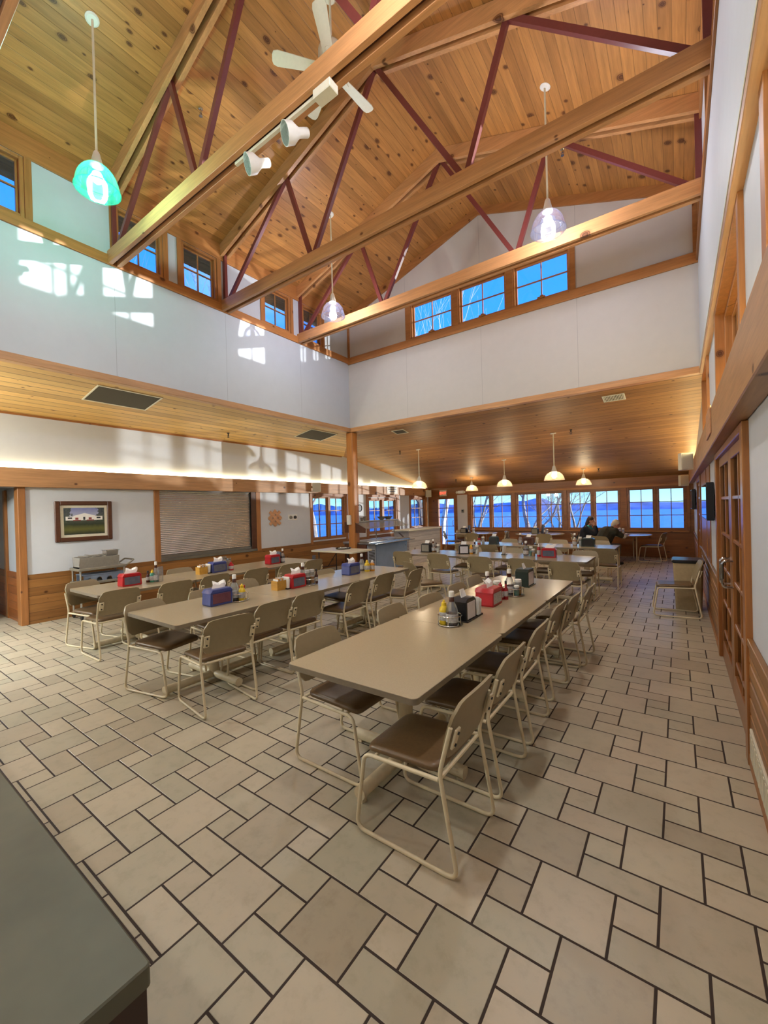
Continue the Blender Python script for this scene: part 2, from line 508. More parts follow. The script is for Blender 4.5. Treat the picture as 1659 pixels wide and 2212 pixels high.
NWIN = [0]
def window(plane, p, inward, u0, u1, z0, z1, cols, rows, mat, fw=.05, depth=.12, mun=.012, glassmat=None, sash=.035):
    """window_<n>: casing frame in the wall hole, > muntin_grid, glass_pane. p = room-side plane, inward=+1/-1 dir towards room"""
    NWIN[0] += 1
    def bx(mb, a, b, c, d, q0, q1, bev=0):
        if plane == 'X': mb.box(p + inward * q0, p + inward * q1, a, b, c, d, bev)
        else: mb.box(a, b, p + inward * q0, p + inward * q1, c, d, bev)
    off = (p, (u0 + u1) / 2, z0) if plane == 'X' else ((u0 + u1) / 2, p, z0)
    fr = MB()
    bx(fr, u0, u0 + fw, z0, z1, -depth, .004, .004); bx(fr, u1 - fw, u1, z0, z1, -depth, .004, .004)
    bx(fr, u0 + fw, u1 - fw, z0, z0 + fw, -depth, .004, .004); bx(fr, u0 + fw, u1 - fw, z1 - fw, z1, -depth, .004, .004)
    o = struct('window_%d' % NWIN[0], fr, mat, off)
    a, b, c, d = u0 + fw, u1 - fw, z0 + fw, z1 - fw
    g = MB()
    for (e0, e1, h0, h1) in ((a, a + sash, c, d), (b - sash, b, c, d), (a + sash, b - sash, c, c + sash), (a + sash, b - sash, d - sash, d)):
        bx(g, e0, e1, h0, h1, -.09, -.05, .004)
    for k in range(1, cols):
        u = a + (b - a) * k / cols; bx(g, u - mun, u + mun, c + sash, d - sash, -.08, -.055)
    for k in range(1, rows):
        z = c + (d - c) * k / rows; bx(g, a + sash, b - sash, z - mun, z + mun, -.081, -.054)
    g.build('muntin_grid', mat, o, off)
    pn = MB(); bx(pn, a + .01, b - .01, c + .01, d - .01, -.07, -.066)
    pn.build('glass_pane', glassmat or M_glass, o, off)
    return o
NTRIM = [0]
def trim(mb, mat, off=(0, 0, 0)):
    NTRIM[0] += 1
    return struct('trim_%d' % NTRIM[0], mb, mat, off)

# ------------------------------------------------------------------ FLOOR
def build_floor():
    u = .1525; g = .0050; zt = 0.0; zb = -.0010
    ox, oy = -.550, 1.6555
    shapes = [(0, 0, 2, 2), (2, 1, 3, 2), (2, 0, 4, 1)]
    me_v = []; me_f = []; rn = []; mi = []
    XA, XB, YA, YB = -10.0, WR, -4.0, YF
    def tile(x0, x1, y0, y1):
        r = random.random()
        b = .0015
        o = len(me_v)
        me_v.extend([(x0, y0, zb), (x1, y0, zb), (x1, y1, zb), (x0, y1, zb),
                     (x0 + b, y0 + b, zt), (x1 - b, y0 + b, zt), (x1 - b, y1 - b, zt), (x0 + b, y1 - b, zt)])
        for f in ((4, 5, 6, 7), (0, 1, 5, 4), (1, 2, 6, 5), (2, 3, 7, 6), (3, 0, 4, 7)):
            me_f.append(tuple(i + o for i in f)); rn.append(r); mi.append(0)
    for a in range(-60, 60):
        for b in range(-60, 110):
            bx, by = 3 * a - b, a + 2 * b
            for (x0, y0, x1, y1) in shapes:
                X0 = ox + (bx + x0) * u + g; X1 = ox + (bx + x1) * u - g
                Y0 = oy + (by + y0) * u + g; Y1 = oy + (by + y1) * u - g
                lo = .715 if X0 < -1.62 else YA
                X0, X1 = max(X0, XA), min(X1, XB); Y0, Y1 = max(Y0, lo), min(Y1, YB)
                if X1 - X0 < .02 or Y1 - Y0 < .02: continue
                tile(X0, X1, Y0, Y1)
    x = -9.9
    while x < -1.70:                                  # narrow cut strip beside the counter base
        tile(x, min(x + .30, -1.62), .665, .705); x += .31
    o = len(me_v)
    me_v.extend([(XA - .2, YA - .2, -.0011), (XB + .4, YA - .2, -.0011), (XB + .4, YB + .2, -.0011), (XA - .2, YB + .2, -.0011),
                 (XA - .2, YA - .2, -.15), (XB + .4, YA - .2, -.15), (XB + .4, YB + .2, -.15), (XA - .2, YB + .2, -.15)])
    for f in ((0, 1, 2, 3), (7, 6, 5, 4), (0, 4, 5, 1), (1, 5, 6, 2), (2, 6, 7, 3), (3, 7, 4, 0)):
        me_f.append(tuple(i + o for i in f)); rn.append(.5); mi.append(1)
    me = bpy.data.meshes.new('floor'); me.from_pydata(me_v, [], me_f)
    me.materials.append(M_tile); me.materials.append(M_grout)
    me.polygons.foreach_set('material_index', mi)
    at = me.attributes.new('rnd', 'FLOAT', 'FACE'); at.data.foreach_set('value', rn)
    me.update()
    ob = bpy.data.objects.new('floor', me); COL.objects.link(ob); ob['kind'] = 'structure'
build_floor()

# ------------------------------------------------------------------ UPPER WALLS
LW = [(.92, 1.66), (2.68, 3.36), (3.66, 4.30), (5.30, 5.99), (6.33, 6.93)]
RW = [(3.94, 4.68), (4.86, 5.60), (7.05, 7.72)]  # unseen windows, placed so sun patches land on the left wall
SZ0, SZ1 = 5.40, 6.17
struct('wall_left_upper', wall_boxes(MB(), 'X', XL - .15, XL, YN, YG + .15, ZF + .01, 6.46, [(a, b, SZ0, SZ1) for a, b in LW]), M_wallL)
struct('wall_right_upper', wall_boxes(MB(), 'X', XR, XR + .15, YN, YG + .15, ZF + .01, 6.46, [(a, b, SZ0, SZ1) for a, b in RW]), M_wallR)
GW = [(-4.74, -3.73), (-3.60, -2.60), (-2.47, -1.47)]
g = wall_boxes(MB(), 'Y', YG, YG + .15, XL, XR, ZF + .01, 6.46, [(a, b, SZ0, SZ1) for a, b in GW])
g.prism([(XL, 6.46), (XR, 6.46), (RX, 7.60)], YG, YG + .15, 'Y')
struct('wall_far_upper', g, M_wallG)
for a, b in LW: window('X', XL, 1, a, b, SZ0, SZ1, 2, 2, M_trimZ, fw=.045, sash=.028, mun=.009)
for a, b in RW: window('X', XR, -1, a, b, SZ0, SZ1, 2, 2, M_trimZ, fw=.02, sash=.015, mun=.02)
for a, b in GW: window('Y', YG, -1, a, b, SZ0, SZ1, 2, 2, M_trimX, fw=.03, sash=.03, mun=.009, glassmat=None)
# sash locks on the gable windows
for i, (a, b) in enumerate(GW):
    m = MB().box((a + b) / 2 - .06, (a + b) / 2 + .08, YG - .03, YG + .02, SZ0 + .02, SZ0 + .05, .004)
    m.box((a + b) / 2 - .01, (a + b) / 2 + .05, YG - .04, YG + .01, SZ0 + .05, SZ0 + .065, .003)
    o = m.build('window_crank', M_trimX, None, ((a + b) / 2, YG, SZ0))
    tag(o, 'small crank lock on the sill of the %s gable window' % ('left', 'middle', 'right')[i], 'window lock', 'gable window cranks')
# sill, frieze and casing trims
trim(MB().box(XL, XL + .03, YN, YG, 5.26, 5.40, .004), M_trimY, (XL, 2, 5.26))
trim(MB().box(XL, XL + .025, YN, YG, 6.17, 6.47, .004), M_trimY, (XL, 2, 6.17))
cas = MB()
for a, b in LW:
    for q0, q1 in ((a - .075, a), (b, b + .075)):
        cas.box(XL, XL + .022, q0, q1, 5.40, 6.17, .003)
trim(cas, M_trimZ, (XL, 3, 5.4))
trim(MB().box(XL, XR, YG - .03, YG, 5.235, 5.40, .004), M_trimX, (RX, YG, 5.2))
cas = MB()
cas.box(-4.875, -4.74, YG - .024, YG, 5.40, 6.20, .003); cas.box(-1.47, -1.385, YG - .024, YG, 5.40, 6.20, .003)
for q in ((-3.73, -3.60), (-2.60, -2.47)): cas.box(q[0], q[1], YG - .024, YG, 5.40, 6.20, .003)
cas.box(XL, XL + .06, YG - .026, YG, 5.40, 6.30, .003); cas.box(XR - .06, XR, YG - .026, YG, 5.40, 6.30, .003)
cas.box(-4.74, -1.47, YG - .022, YG, 6.17, 6.27, .003)
trim(cas, M_trimX, (RX, YG, 5.4))
rk = MB()
for sx in (-1, 1):
    xe = XL if sx < 0 else XR
    rk.prism([(xe, roofz(xe) - .17), (RX, 7.43), (RX, 7.60), (xe, roofz(xe))], YG - .035, YG, 'Y')
trim(rk, M_trimX, (RX, YG, 6.4))
trim(MB().box(XR - .025, XR, YN, YG, 5.26, 5.40, .004), M_trimY, (XR, 2, 5.26))
trim(MB().box(XR - .025, XR, YN, YG, 6.17, 6.47, .004), M_trimY, (XR, 2, 6.17))
# fascia bands under the upper walls
trim(MB().box(XL - .16, XL + .02, YN, YG - .02, 3.585, 3.685, .004), M_beamY, (XL, 2, 3.6))
trim(MB().box(XL - .16, XR + .16, YG - .02, YG + .16, 3.585, 3.685, .004), M_beamX, (RX, YG, 3.6))
trim(MB().box(XR - .01, XR + .16, YN, YG - .02, 3.57, 3.645, .004), M_beamY, (XR, 2, 3.6))
trim(MB().box(XR - .016, XR, YN, YG - .02, 3.645, 3.66, .002), M_wallR, (XR, 2, 3.64))
# roof deck (two slopes with eaves)
for nm, sx in (('ceiling_left', -1), ('ceiling_right', 1)):
    xe = XL - .66 if sx < 0 else XR + .62
    mb = MB().prism([(RX, 7.60), (xe, roofz(xe)), (xe, roofz(xe) + .2), (RX, 7.80)], YN - .15, YG + .7, 'Y')
    struct(nm, mb, M_ceil, (0, 0, 0))
# wall behind the camera
nb = wall_boxes(MB(), 'Y', YN - .15, YN, XL - .15, XR + .15, 0, 6.46, [])
nb.prism([(XL, 6.46), (XR, 6.46), (RX, 7.60)], YN - .15, YN, 'Y')
nb.box(-10.2, XL - .15, YN - .15, YN, 0, 3.7)
struct('wall_near', nb, M_wall)

# ------------------------------------------------------------------ SOFFITS
hipY = YG + (XL - WL)
def slab(poly, name, mat):
    n = len(poly)
    mb = MB()
    lo = [(x, y, softz(x, y)) for x, y in poly]; hi = [(x, y, z + .06) for x, y, z in lo]
    mb.add(lo + hi, [tuple(range(n - 1, -1, -1)), tuple(range(n, 2 * n))] + [(i, (i + 1) % n, n + (i + 1) % n, n + i) for i in range(n)])
    return struct(name, mb, mat)
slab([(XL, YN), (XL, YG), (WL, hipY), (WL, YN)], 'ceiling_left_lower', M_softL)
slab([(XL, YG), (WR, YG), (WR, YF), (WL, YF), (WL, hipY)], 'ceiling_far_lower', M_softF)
trim(MB().box(WL, WL + .02, 1.0 - 5, 9.5, softz(WL, 0) - .03, softz(WL, 0) + .01), M_trimY, (WL, 4, 3.3))
struct('ceiling_lower', MB().box(-10.2, WL, YN, 2.0, 3.30, 3.36), M_wall)

# ------------------------------------------------------------------ LEFT LOWER WALL
LH = [(4.04, 6.18, .80, 2.15), (8.20, 9.62, .84, 2.10), (10.76, 12.46, .84, 2.05), (13.40, 14.56, .90, 2.08)]
struct('wall_left', wall_boxes(MB(), 'X', WL - .15, WL, 1.99, YF, 0, 3.40, LH), M_wall)
struct('wall_left_lower', MB().box(WL - .15, WL, YN, 1.99, 2.16, 3.40), M_wall)
struct('wall_left_baffle', MB().box(WL - .15, WL, YN, .85, 0, 2.16), M_wall)  # unseen wall added to keep lamp light out of the corridor
struct('wall_left_inner', MB().box(-10.2, WL - .15, 1.97, 2.1, 0, 3.4), M_wall)
struct('wall_left_outer', MB().box(-10.2, -10.05, YN, 1.97, 0, 3.4), M_wall)
trim(MB().box(-10.05, WL - .10, 1.945, 1.969, 0, .80, .003), M_wainsX, (0, 0, 0))
trim(MB().box(-9.32, -9.22, 1.93, 1.969, 0, 2.15, .003), M_doorwood, (-9.27, 1.95, 0))
w = MB()
for a, b, z1 in ((1.99, 4.04, .78), (4.04, 6.18, .74), (6.18, 8.16, .78), (8.16, 9.66, .80), (9.66, 10.72, .78), (10.72, 12.5, .80), (12.5, 13.36, .78), (13.36, 14.6, .86), (14.6, YF, .78)):
    w.box(WL, WL + .02, a, b, 0, z1, .003)
trim(w, M_wains, (0, 0, 0))
trim(MB().box(WL - .16, WL + .03, 1.895, 1.99, 0, 2.17, .005), M_trimZ, (WL, 1.94, 0))
t_ = MB()
for q0, q1 in ((3.935, 4.04), (6.32, 6.44), (8.12, 8.20), (9.62, 9.70), (10.65, 10.76), (12.46, 12.60), (13.32, 13.40), (14.56, 14.64)):
    t_.box(WL, WL + .028, q0, q1, .0 if q0 > 13 else .74, 2.16, .004)
for q0, q1 in ((8.20, 9.62), (10.76, 12.46), (13.40, 14.56)):
    t_.box(WL, WL + .028, q0, q1, 2.08, 2.16, .004)
trim(t_, M_trimZ, (WL, 8, 0))
trim(MB().box(WL - .02, WL + .02, 6.18, 6.32, .78, 2.16, .003), M_darkwood, (WL, 6.2, .8))
trim(MB().box(WL - .1, WL + .035, 4.04, 6.32, .74, .80, .004), M_steel, (WL, 5, .74))
# valance beam and cove lamp over the left wall
o = MB().box(WL, WL + .13, YN, 14.55, 2.156, 2.45, .006).build('valance_beam', M_beamY, None, (WL, 4, 2.156))
tag(o, 'long pine valance beam along the left wall below the cove light', 'beam', 'cove beams')
o = MB().box(WL + .02, WL + .05, YN, 14.5, 2.452, 2.472).build('cove_lamp', M_cove, None, (WL, 4, 2.45))
tag(o, 'glowing strip lamp on top of the left valance beam', 'lamp', 'cove lamps')
# roller shutter
t = thing('roller_shutter', 'closed corrugated metal roller shutter in the left wall', 'shutter', (WL - .02, 5.11, .80))
sp = []; n = 36; h = 1.33 / n
for i in range(n):
    for k in range(5):
        a = k / 4 * PI
        sp.append((-.012 + .011 * math.sin(a), .06 + h * (i + k / 5 + .1)))
pl = [(x, z) for x, z in sp]
m = MB(); V = []
for y in (-1.07, 1.07):
    V += [(x, y, z) for x, z in pl]
L_ = len(pl)
m.add(V, [(i, i + 1, L_ + i + 1, L_ + i) for i in range(L_ - 1)])
m.box(-.035, -.03, -1.07, 1.07, .0, 1.35)
m.build('slat_curtain', M_slat, t, angle=60)
MB().box(-.02, .015, -1.07, 1.07, .0, .06, .004).build('bottom_bar', M_steel, t)
for s in (-1, 1): MB().box(-.03, .012, s * 1.07 - .02, s * 1.07 + .0, 0, 1.35, .003).build('guide_rail', M_darkmetal, t)
# windows of the left wall
window('X', WL, 1, 8.20, 8.91, .84, 2.10, 2, 3, M_trimZ, fw=.045)
window('X', WL, 1, 8.91, 9.62, .84, 2.10, 2, 3, M_trimZ, fw=.045)
window('X', WL, 1, 10.76, 11.61, .84, 2.05, 2, 3, M_trimZ, fw=.06)
window('X', WL, 1, 11.61, 12.46, .84, 2.05, 2, 3, M_trimZ, fw=.06)
window('X', WL, 1, 13.40, 14.56, .90, 2.08, 3, 3, M_doorwood, fw=.05)

# ------------------------------------------------------------------ FAR WALL
FH = [(-7.93, -7.13, .15, 2.04)]
FW = [(-6.50, -5.69), (-5.69, -4.87), (-4.76, -3.97), (-3.97, -3.14), (-3.04, -2.25), (-2.25, -1.47), (-1.31, -.55), (-.55, .20)]
FH += [(a, b, .80, 2.13) for a, b in FW]
struct('wall_far', wall_boxes(MB(), 'Y', YF, YF + .15, WL - .15, WR + .15, 0, 2.70, FH), M_farwood)
for a, b in FW: window('Y', YF, -1, a, b, .80, 2.13, 2, 3, M_farwood, fw=.055, sash=.03, mun=.011)
trim(MB().box(-6.55, .24, YF - .05, YF + .01, .765, .80, .004).box(-6.55, .24, YF - .03, YF, 2.13, 2.20, .004), M_trimX, (-3, YF, .8))
pt = MB()
for q0, q1 in ((-6.56, -6.50), (-4.87, -4.76), (-3.14, -3.04), (-1.47, -1.31), (.20, .27)):
    pt.box(q0, q1, YF - .03, YF, .80, 2.13, .004)
trim(pt, M_farwood, (0, 0, 0))
struct('trim_91', MB().box(-7.04, -6.62, YF - .012, YF, .78, 2.14, .003), M_wallG)
# glazed door in the far wall
d = MB()
for q in ((-7.93, -7.87), (-7.19, -7.13)): d.box(q[0], q[1], YF - .02, YF + .1, 0, 2.06, .004)
d.box(-7.87, -7.19, YF - .02, YF + .1, 2.0, 2.06, .004); d.box(-7.87, -7.19, YF - .02, YF + .1, 0, .2, .004)
dr = struct('door_1', d, M_doorwood, (-7.53, YF, 0))
m = MB()
for k in range(1, 5): m.box(-7.87, -7.19, YF + .03, YF + .05, .2 + 1.8 * k / 5 - .012, .2 + 1.8 * k / 5 + .012)
m.box(-7.545, -7.52, YF + .03, YF + .05, .2, 2.0)
m.build('muntin_grid', M_doorwood, dr, (-7.53, YF, 0))
MB().box(-7.87, -7.19, YF + .04, YF + .044, .2, 2.0).build('glass_pane', M_glass, dr, (-7.53, YF, 0))
MB().tube([(-7.22, YF - .06, .95), (-7.22, YF - .06, 1.15)], .012).box(-7.235, -7.205, YF - .06, YF - .02, .94, .96).box(-7.235, -7.205, YF - .06, YF - .02, 1.14, 1.16).build('pull_handle', M_chrome, dr, (-7.53, YF, 0))
struct('baseboard_far', MB().box(-7.1, WR, YF - .018, YF, 0, .09, .004), M_farwood)

# ------------------------------------------------------------------ RIGHT WALL
RH = [(3.46, 5.40, 2.46, 3.56), (7.0, 8.2, 2.46, 3.56), (3.50, 5.62, -.01, 2.14), (9.9, 11.4, -.01, 2.10)]
struct('wall_right', wall_boxes(MB(), 'X', WR, WR + .14, YN, YF, 0, 3.60, RH), M_wallR)
# deep framed openings over the beam
for i, (a, b) in enumerate(((3.46, 5.40), (7.0, 8.2))):
    m = MB()
    for q0, q1 in ((a - .07, a + .02), (b - .02, b + .06)): m.box(WR - .03, WR + .14, q0, q1, 2.46, 3.57, .004)
    m.box(WR - .03, WR + .14, a, b, 3.53, 3.58, .004)
    trim(m, M_trimZ, (WR, a, 2.5))
    window('X', WR + .05, -1, a + .02, b - .02, 2.47, 3.53, 5, 1, M_trimZ, fw=.05, sash=.03)
trim(MB().box(WR - .02, WR, 2.52, 2.64, 2.46, 3.58, .003), M_trimZ, (WR, 2.6, 2.5))
# boards behind the openings (the next room)
struct('wall_right_outer', MB().box(2.6, 2.7, YN, YF, 0, 3.7), M_farwood)
struct('ceiling_right_lower', MB().box(WR + .14, 2.7, YN, YF, 3.66, 3.72), M_softL)
struct('floor_right', MB().box(WR + .4, 2.7, YN, YF, -.15, -.004), M_grout)
# beam
o = MB().box(.253, WR, YN, YF - .02, 2.156, 2.50, .006).build('header_beam', M_beamY, None, (.3, 4, 2.156))
tag(o, 'heavy pine header beam running over the doors on the right wall', 'beam', 'cove beams')
o = MB().box(.32, .35, YN, YF - .1, 2.502, 2.522).build('cove_lamp', M_cove_r, None, (.33, 9, 2.5))
tag(o, 'glowing strip lamp on top of the right header beam', 'lamp', 'cove lamps')
m = MB().box(.241, .253, 4.74, 5.34, 2.27, 2.52, .003)
o = m.build('wooden_plaque', M_woven, None, (.25, 5.04, 2.27)); tag(o, 'plain rectangular wooden plaque on the right header beam', 'plaque')
# wainscot with bevelled boards
w = MB()
for a, b in ((YN, 3.40), (5.80, 9.8), (11.5, YF)):
    for k in range(7):
        w.box(WR - .022, WR, a, b, .02 + k * .105, .118 + k * .105, .008)
    w.box(WR - .03, WR, a, b, .755, .80, .004)
trim(w, M_wains, (0, 0, 0))
struct('baseboard_right', MB().box(WR - .03, WR - .022, YN, 3.38, 0, .08, .002).box(WR - .03, WR - .022, 5.8, 9.8, 0, .08, .002), M_trimY, (WR, 3, 0))
o = MB()
o.box(WR - .036, WR - .022, 1.5, 3.28, .10, .28, .003)
for k in range(30): o.box(WR - .040, WR - .034, 1.53 + k * .058, 1.56 + k * .058, .12, .26)
o = o.build('wall_register', M_offwhite, None, (WR, 2.5, .1)); tag(o, 'cream heating grille low on the right wall wainscot', 'vent')
struct('trim_90', MB().box(WR - .012, WR, 7.2, 7.9, .8, 2.15, .003).box(WR - .012, WR, 8.1, 9.8, .8, 2.15, .003).box(WR - .012, WR, 11.5, 12.2, .8, 2.15), M_doorwood, (WR, 8, 1))
# double french door
fr = MB()
fr.box(WR - .035, WR + .14, 3.38, 3.50, 0, 2.15, .005); fr.box(WR - .035, WR + .14, 5.62, 5.76, 0, 2.15, .005)
fr.box(WR - .035, WR + .14, 3.50, 5.62, 2.09, 2.15, .005)
dd = struct('door_2', fr, M_doorwood, (WR, 4.56, 0))
for (a, b, hy) in ((3.50, 4.555, 4.46), (4.565, 5.62, 4.66)):
    lf = MB(); x0, x1 = WR - .005, WR + .04
    st = .10
    lf.box(x0, x1, a, a + st, 0, 2.09, .004); lf.box(x0, x1, b - st, b, 0, 2.09, .004)
    lf.box(x0, x1, a + st, b - st, 0, .20, .004); lf.box(x0, x1, a + st, b - st, 2.0, 2.09, .004)
    leaf = lf.build('door_leaf', M_doorwood, dd, (WR, 4.56, 0))
    mg = MB()
    cy = (a + b) / 2
    mg.box(WR + .002, WR + .036, cy - .015, cy + .015, .2, 2.0, .003)
    for z in (.28 + .02, .62, .97, 1.32, 1.68): mg.box(WR + .002, WR + .036, a + st, b - st, z - .016, z + .016, .005)
    mg.build('muntin_grid', M_doorwood, leaf, (WR, 4.56, 0))
    MB().box(WR + .018, WR + .022, a + st, b - st, .2, 2.0).build('glass_pane', tinted('door_glass_tint', (.75, .70, .62, 1)), leaf, (WR, 4.56, 0))
    for z in (.25, 1.75): MB().box(WR - .012, WR - .004, (a - .02 if hy < 4.5 else b + .005), (a + .005 if hy < 4.5 else b + .03), z, z + .10, .002).build('hinge', M_darkmetal, leaf, (WR, 4.56, 0))
    MB().tube(fillet([(WR, hy, .93), (WR - .07, hy, .93), (WR - .07, hy, 1.15), (WR, hy, 1.15)], .03), .011, 8).build('pull_handle', M_chrome, leaf, (WR, 4.56, 0))
# a farther glazed door
fr = MB(); fr.box(WR - .03, WR + .14, 9.82, 9.92, 0, 2.15, .004); fr.box(WR - .03, WR + .14, 11.38, 11.48, 0, 2.15, .004); fr.box(WR - .03, WR + .14, 9.92, 11.38, 2.06, 2.15, .004)
dd = struct('door_3', fr, M_doorwood, (WR, 10.6, 0))
lf = MB()
for q in ((9.92, 10.02), (10.60, 10.70), (11.28, 11.38)): lf.box(WR - .005, WR + .035, q[0], q[1], 0, 2.06, .004)
for z in (0.0, .3, .65, 1.0, 1.35, 1.7, 1.98): lf.box(WR - .003, WR + .033, 9.92, 11.38, z, z + (.2 if z == 0 else .04), .004)
lf.build('door_leaf', M_doorwood, dd, (WR, 10.6, 0))
MB().box(WR + .014, WR + .018, 9.95, 11.35, .1, 2.0).build('glass_pane', MATS['door_glass_tint'], dd, (WR, 10.6, 0))
# wall screens
for (a, b, z0, z1, lab) in ((5.98, 7.10, 1.43, 1.87, 'flat black wall screen beside the double doors'), (12.2, 13.6, 1.46, 1.94, 'flat black wall screen near the far end of the right wall')):
    t = thing('wall_screen', lab, 'screen', (WR, (a + b) / 2, z0), 0, 'wall screens')
    h = (b - a) / 2
    MB().box(-.10, -.03, -h, h, 0, z1 - z0, .006).box(-.03, 0, -.15, .15, .1, .3).build('screen_housing', M_black, t)
    MB().box(-.103, -.10, -h + .02, h - .02, .02, z1 - z0 - .02).build('screen_panel', plain('screen_gloss', S(8, 9, 12), .06), t)

# ------------------------------------------------------------------ CORNER POST
o = MB().prism(rrect(-.10, .10, -.10, .10, .02, 3), 0, 3.57).build('timber_post', M_beamZ, None, (0, 0, 0), loc=(-6.60, 7.93, 0))
tag(o, 'square pine post holding up the inner corner of the upper walls', 'post')
t = thing('soap_dispenser', 'white wall dispenser fixed to the pine corner post', 'dispenser', (-6.63, 7.829, 1.30))
MB().box(-.06, .05, -.08, 0, 0, .24, .015).build('dispenser_body', M_white, t)
MB().box(-.075, -.06, -.06, -.01, .10, .22, .004).build('dispenser_window', M_black, t)

# ------------------------------------------------------------------ TRUSSES
def truss(y, label, k):
    t = thing('roof_truss', label, 'roof truss', (RX, y, 5.27), 0, 'timber and steel roof trusses')
    hw = (XR - XL) / 2
    ch = MB()
    for s in (-1, 1):
        ch.box(-hw, hw, s * .055 - .028, s * .055 + .028, 0, .185, .004)
    ch.build('bottom_chord', M_beamX, t)
    MB().box(-hw, hw, -.026, .026, .06, .16).build('chord_spacer', M_darkwood, t)
    for sx in (-1, 1):
        r = MB()
        x1 = sx * (hw - .005)
        zb, zt = 7.385 - 5.27, 7.595 - 5.27
        for s in (-1, 1):
            r.prism([(0, zb), (x1, zb - RS * hw), (x1, zt - RS * hw), (0, zt)], s * .055 - .026, s * .055 + .026, 'Y')
        r.build('top_chord', M_beamX, t)
    nb = 1.225; nt = 1.74
    zn = 6.80 - 5.27
    st = .026
    def strut(a, b, nm='strut', w=.032):
        a = Vector((a[0], 0, a[1])); b = Vector((b[0], 0, b[1])); d = (b - a).normalized()
        n = Vector((d.z, 0, -d.x))
        m = MB(); V = []
        for p in (a, b):
            for s1, s2 in ((-1, -1), (1, -1), (1, 1), (-1, 1)):
                V.append(p + n * (w * s1) + Vector((0, st * s2, 0)))
        m.add(V, [(0, 1, 2, 3), (7, 6, 5, 4), (0, 4, 5, 1), (1, 5, 6, 2), (2, 6, 7, 3), (3, 7, 4, 0)])
        m.build(nm, M_steel_red, t)
    for s in (-1, 1):
        strut((s * (hw - .07), .12), (s * nt, zn + .06))
        strut((s * nt, zn + .06), (s * nb, .12))
        strut((s * nb, .12), (s * .03, 7.42 - 5.27))
        strut((s * (hw - .035), .10), (s * (hw - .035), 6.30 - 5.27), 'heel_post', .034)
truss(2.65, 'roof truss of pine chords and red steel struts, carrying the track lights', 0)
truss(4.445, 'middle roof truss of pine chords and red steel struts', 1)
truss(6.25, 'roof truss of pine chords and red steel struts nearest the gable windows', 2)
truss(.855, 'roof truss overhead, the one almost above the camera', 3)

# ------------------------------------------------------------------ LAMPS
def point(parent, loc, power, col, r=.06):
    l = bpy.data.lights.new('bulb_light', 'POINT'); l.energy = power; l.color = col; l.shadow_soft_size = r
    o = bpy.data.objects.new('bulb_light', l); COL.objects.link(o); o.parent = parent; o.location = loc
    return o
def dome(r, h, n=30, ribs=True):
    """open bell shade hanging down from z=h to z=0"""
    m = MB(); prof = []
    for i in range(11):
        a = i / 10
        prof.append((r * (math.sin(a * PI / 2 * .98) * .80 + .20 * a) if a > 0 else .02, h * (1 - a ** 2.1)))
    prof[0] = (.045, h)
    inner = [(max(.02, q - .006), z - (.006 if z > .02 else 0)) for q, z in prof]
    m.lathe(prof + inner[::-1] + [prof[0]], n)
    for k in (1.0, .86):
        z = 0 if k == 1.0 else h * (1 - .82 ** 2.1)
        m.tube([((r * k + .001) * math.cos(2 * PI * j / n), (r * k + .001) * math.sin(2 * PI * j / n), z) for j in range(n)], .006 if k == 1 else .003, 6, True)
    return m
def pendant(loc, ztop, zshade, zcap, zrod, label, shade, bulb, power, col, r, slope=None, group='bell pendant lamps'):
    t = thing('pendant_lamp', label, 'pendant lamp', loc, 0, group)
    z0 = loc[2]
    sl = MB().lathe([(.0001, 0), (.05, 0), (.066, .012), (.066, .03), (.0001, .03)], 20)
    ang = slope or (0, 0)
    M = Matrix.Translation((0, 0, ztop - z0 - .02)) @ Matrix.Rotation(ang[0], 4, 'X') @ Matrix.Rotation(ang[1], 4, 'Y')
    sl.xform(M).build('canopy', M_white, t)
    MB().tube([(0, 0, zrod - z0), (0, 0, ztop - z0 - .01)], .012 if r < .3 else .012, 8).build('rod', M_offwhite, t)
    c = MB().lathe([(.022, zrod - z0), (.032, zrod - z0 - .02), (.06, zcap - z0 - .01), (.062, zcap - z0 - .02)][::-1], 16)
    c.build('socket_cap', M_white if r > .208 else M_offwhite, t)
    dome(r, zshade - z0).build('lamp_shade', shade, t, angle=50)
    MB().ball((0, 0, (zshade - z0) * .52), .055, 12, 0, (1, 1, 1.3)).build('bulb', bulb, t)
    point(t, (0, 0, (zshade - z0) * .52), power, col, .09)
    return t
CW = (1.0, .97, .94); WW = (1.0, .84, .62)
UP = 150
aL = math.atan(RS)
pendant((-4.99, 1.88, 5.15), roofz(-4.99), 5.42, 5.43, 5.56, 'aqua green glass pendant lamp hanging over the left of the hall', M_shade_g, M_bulb, UP * .9, (.95, 1, .97), .21, (0, -aL))
pendant((-1.29, 5.575, 5.15), roofz(-1.29), 5.41, 5.42, 5.56, 'clear ribbed glass pendant lamp in front of the gable wall', M_shade, M_bulb, UP, CW, .21, (0, aL))
pendant((-4.99, 5.575, 5.15), roofz(-4.99), 5.41, 5.42, 5.56, 'clear glass pendant lamp hanging between the two farther trusses, above the left wall', M_shade, M_bulb, UP, CW, .21, (0, -aL))
for x, y in ((-1.29, 1.88), (-4.99, -1.8), (-1.29, -1.8)):  # unseen lamps continuing the grid, added to light the hall
    pendant((x, y, 5.15), roofz(x), 5.41, 5.42, 5.56, 'added clear glass pendant lamp overhead, unseen outside the picture', M_shade, M_bulb, UP, CW, .21, (0, aL if x > RX else -aL))
LP = 48
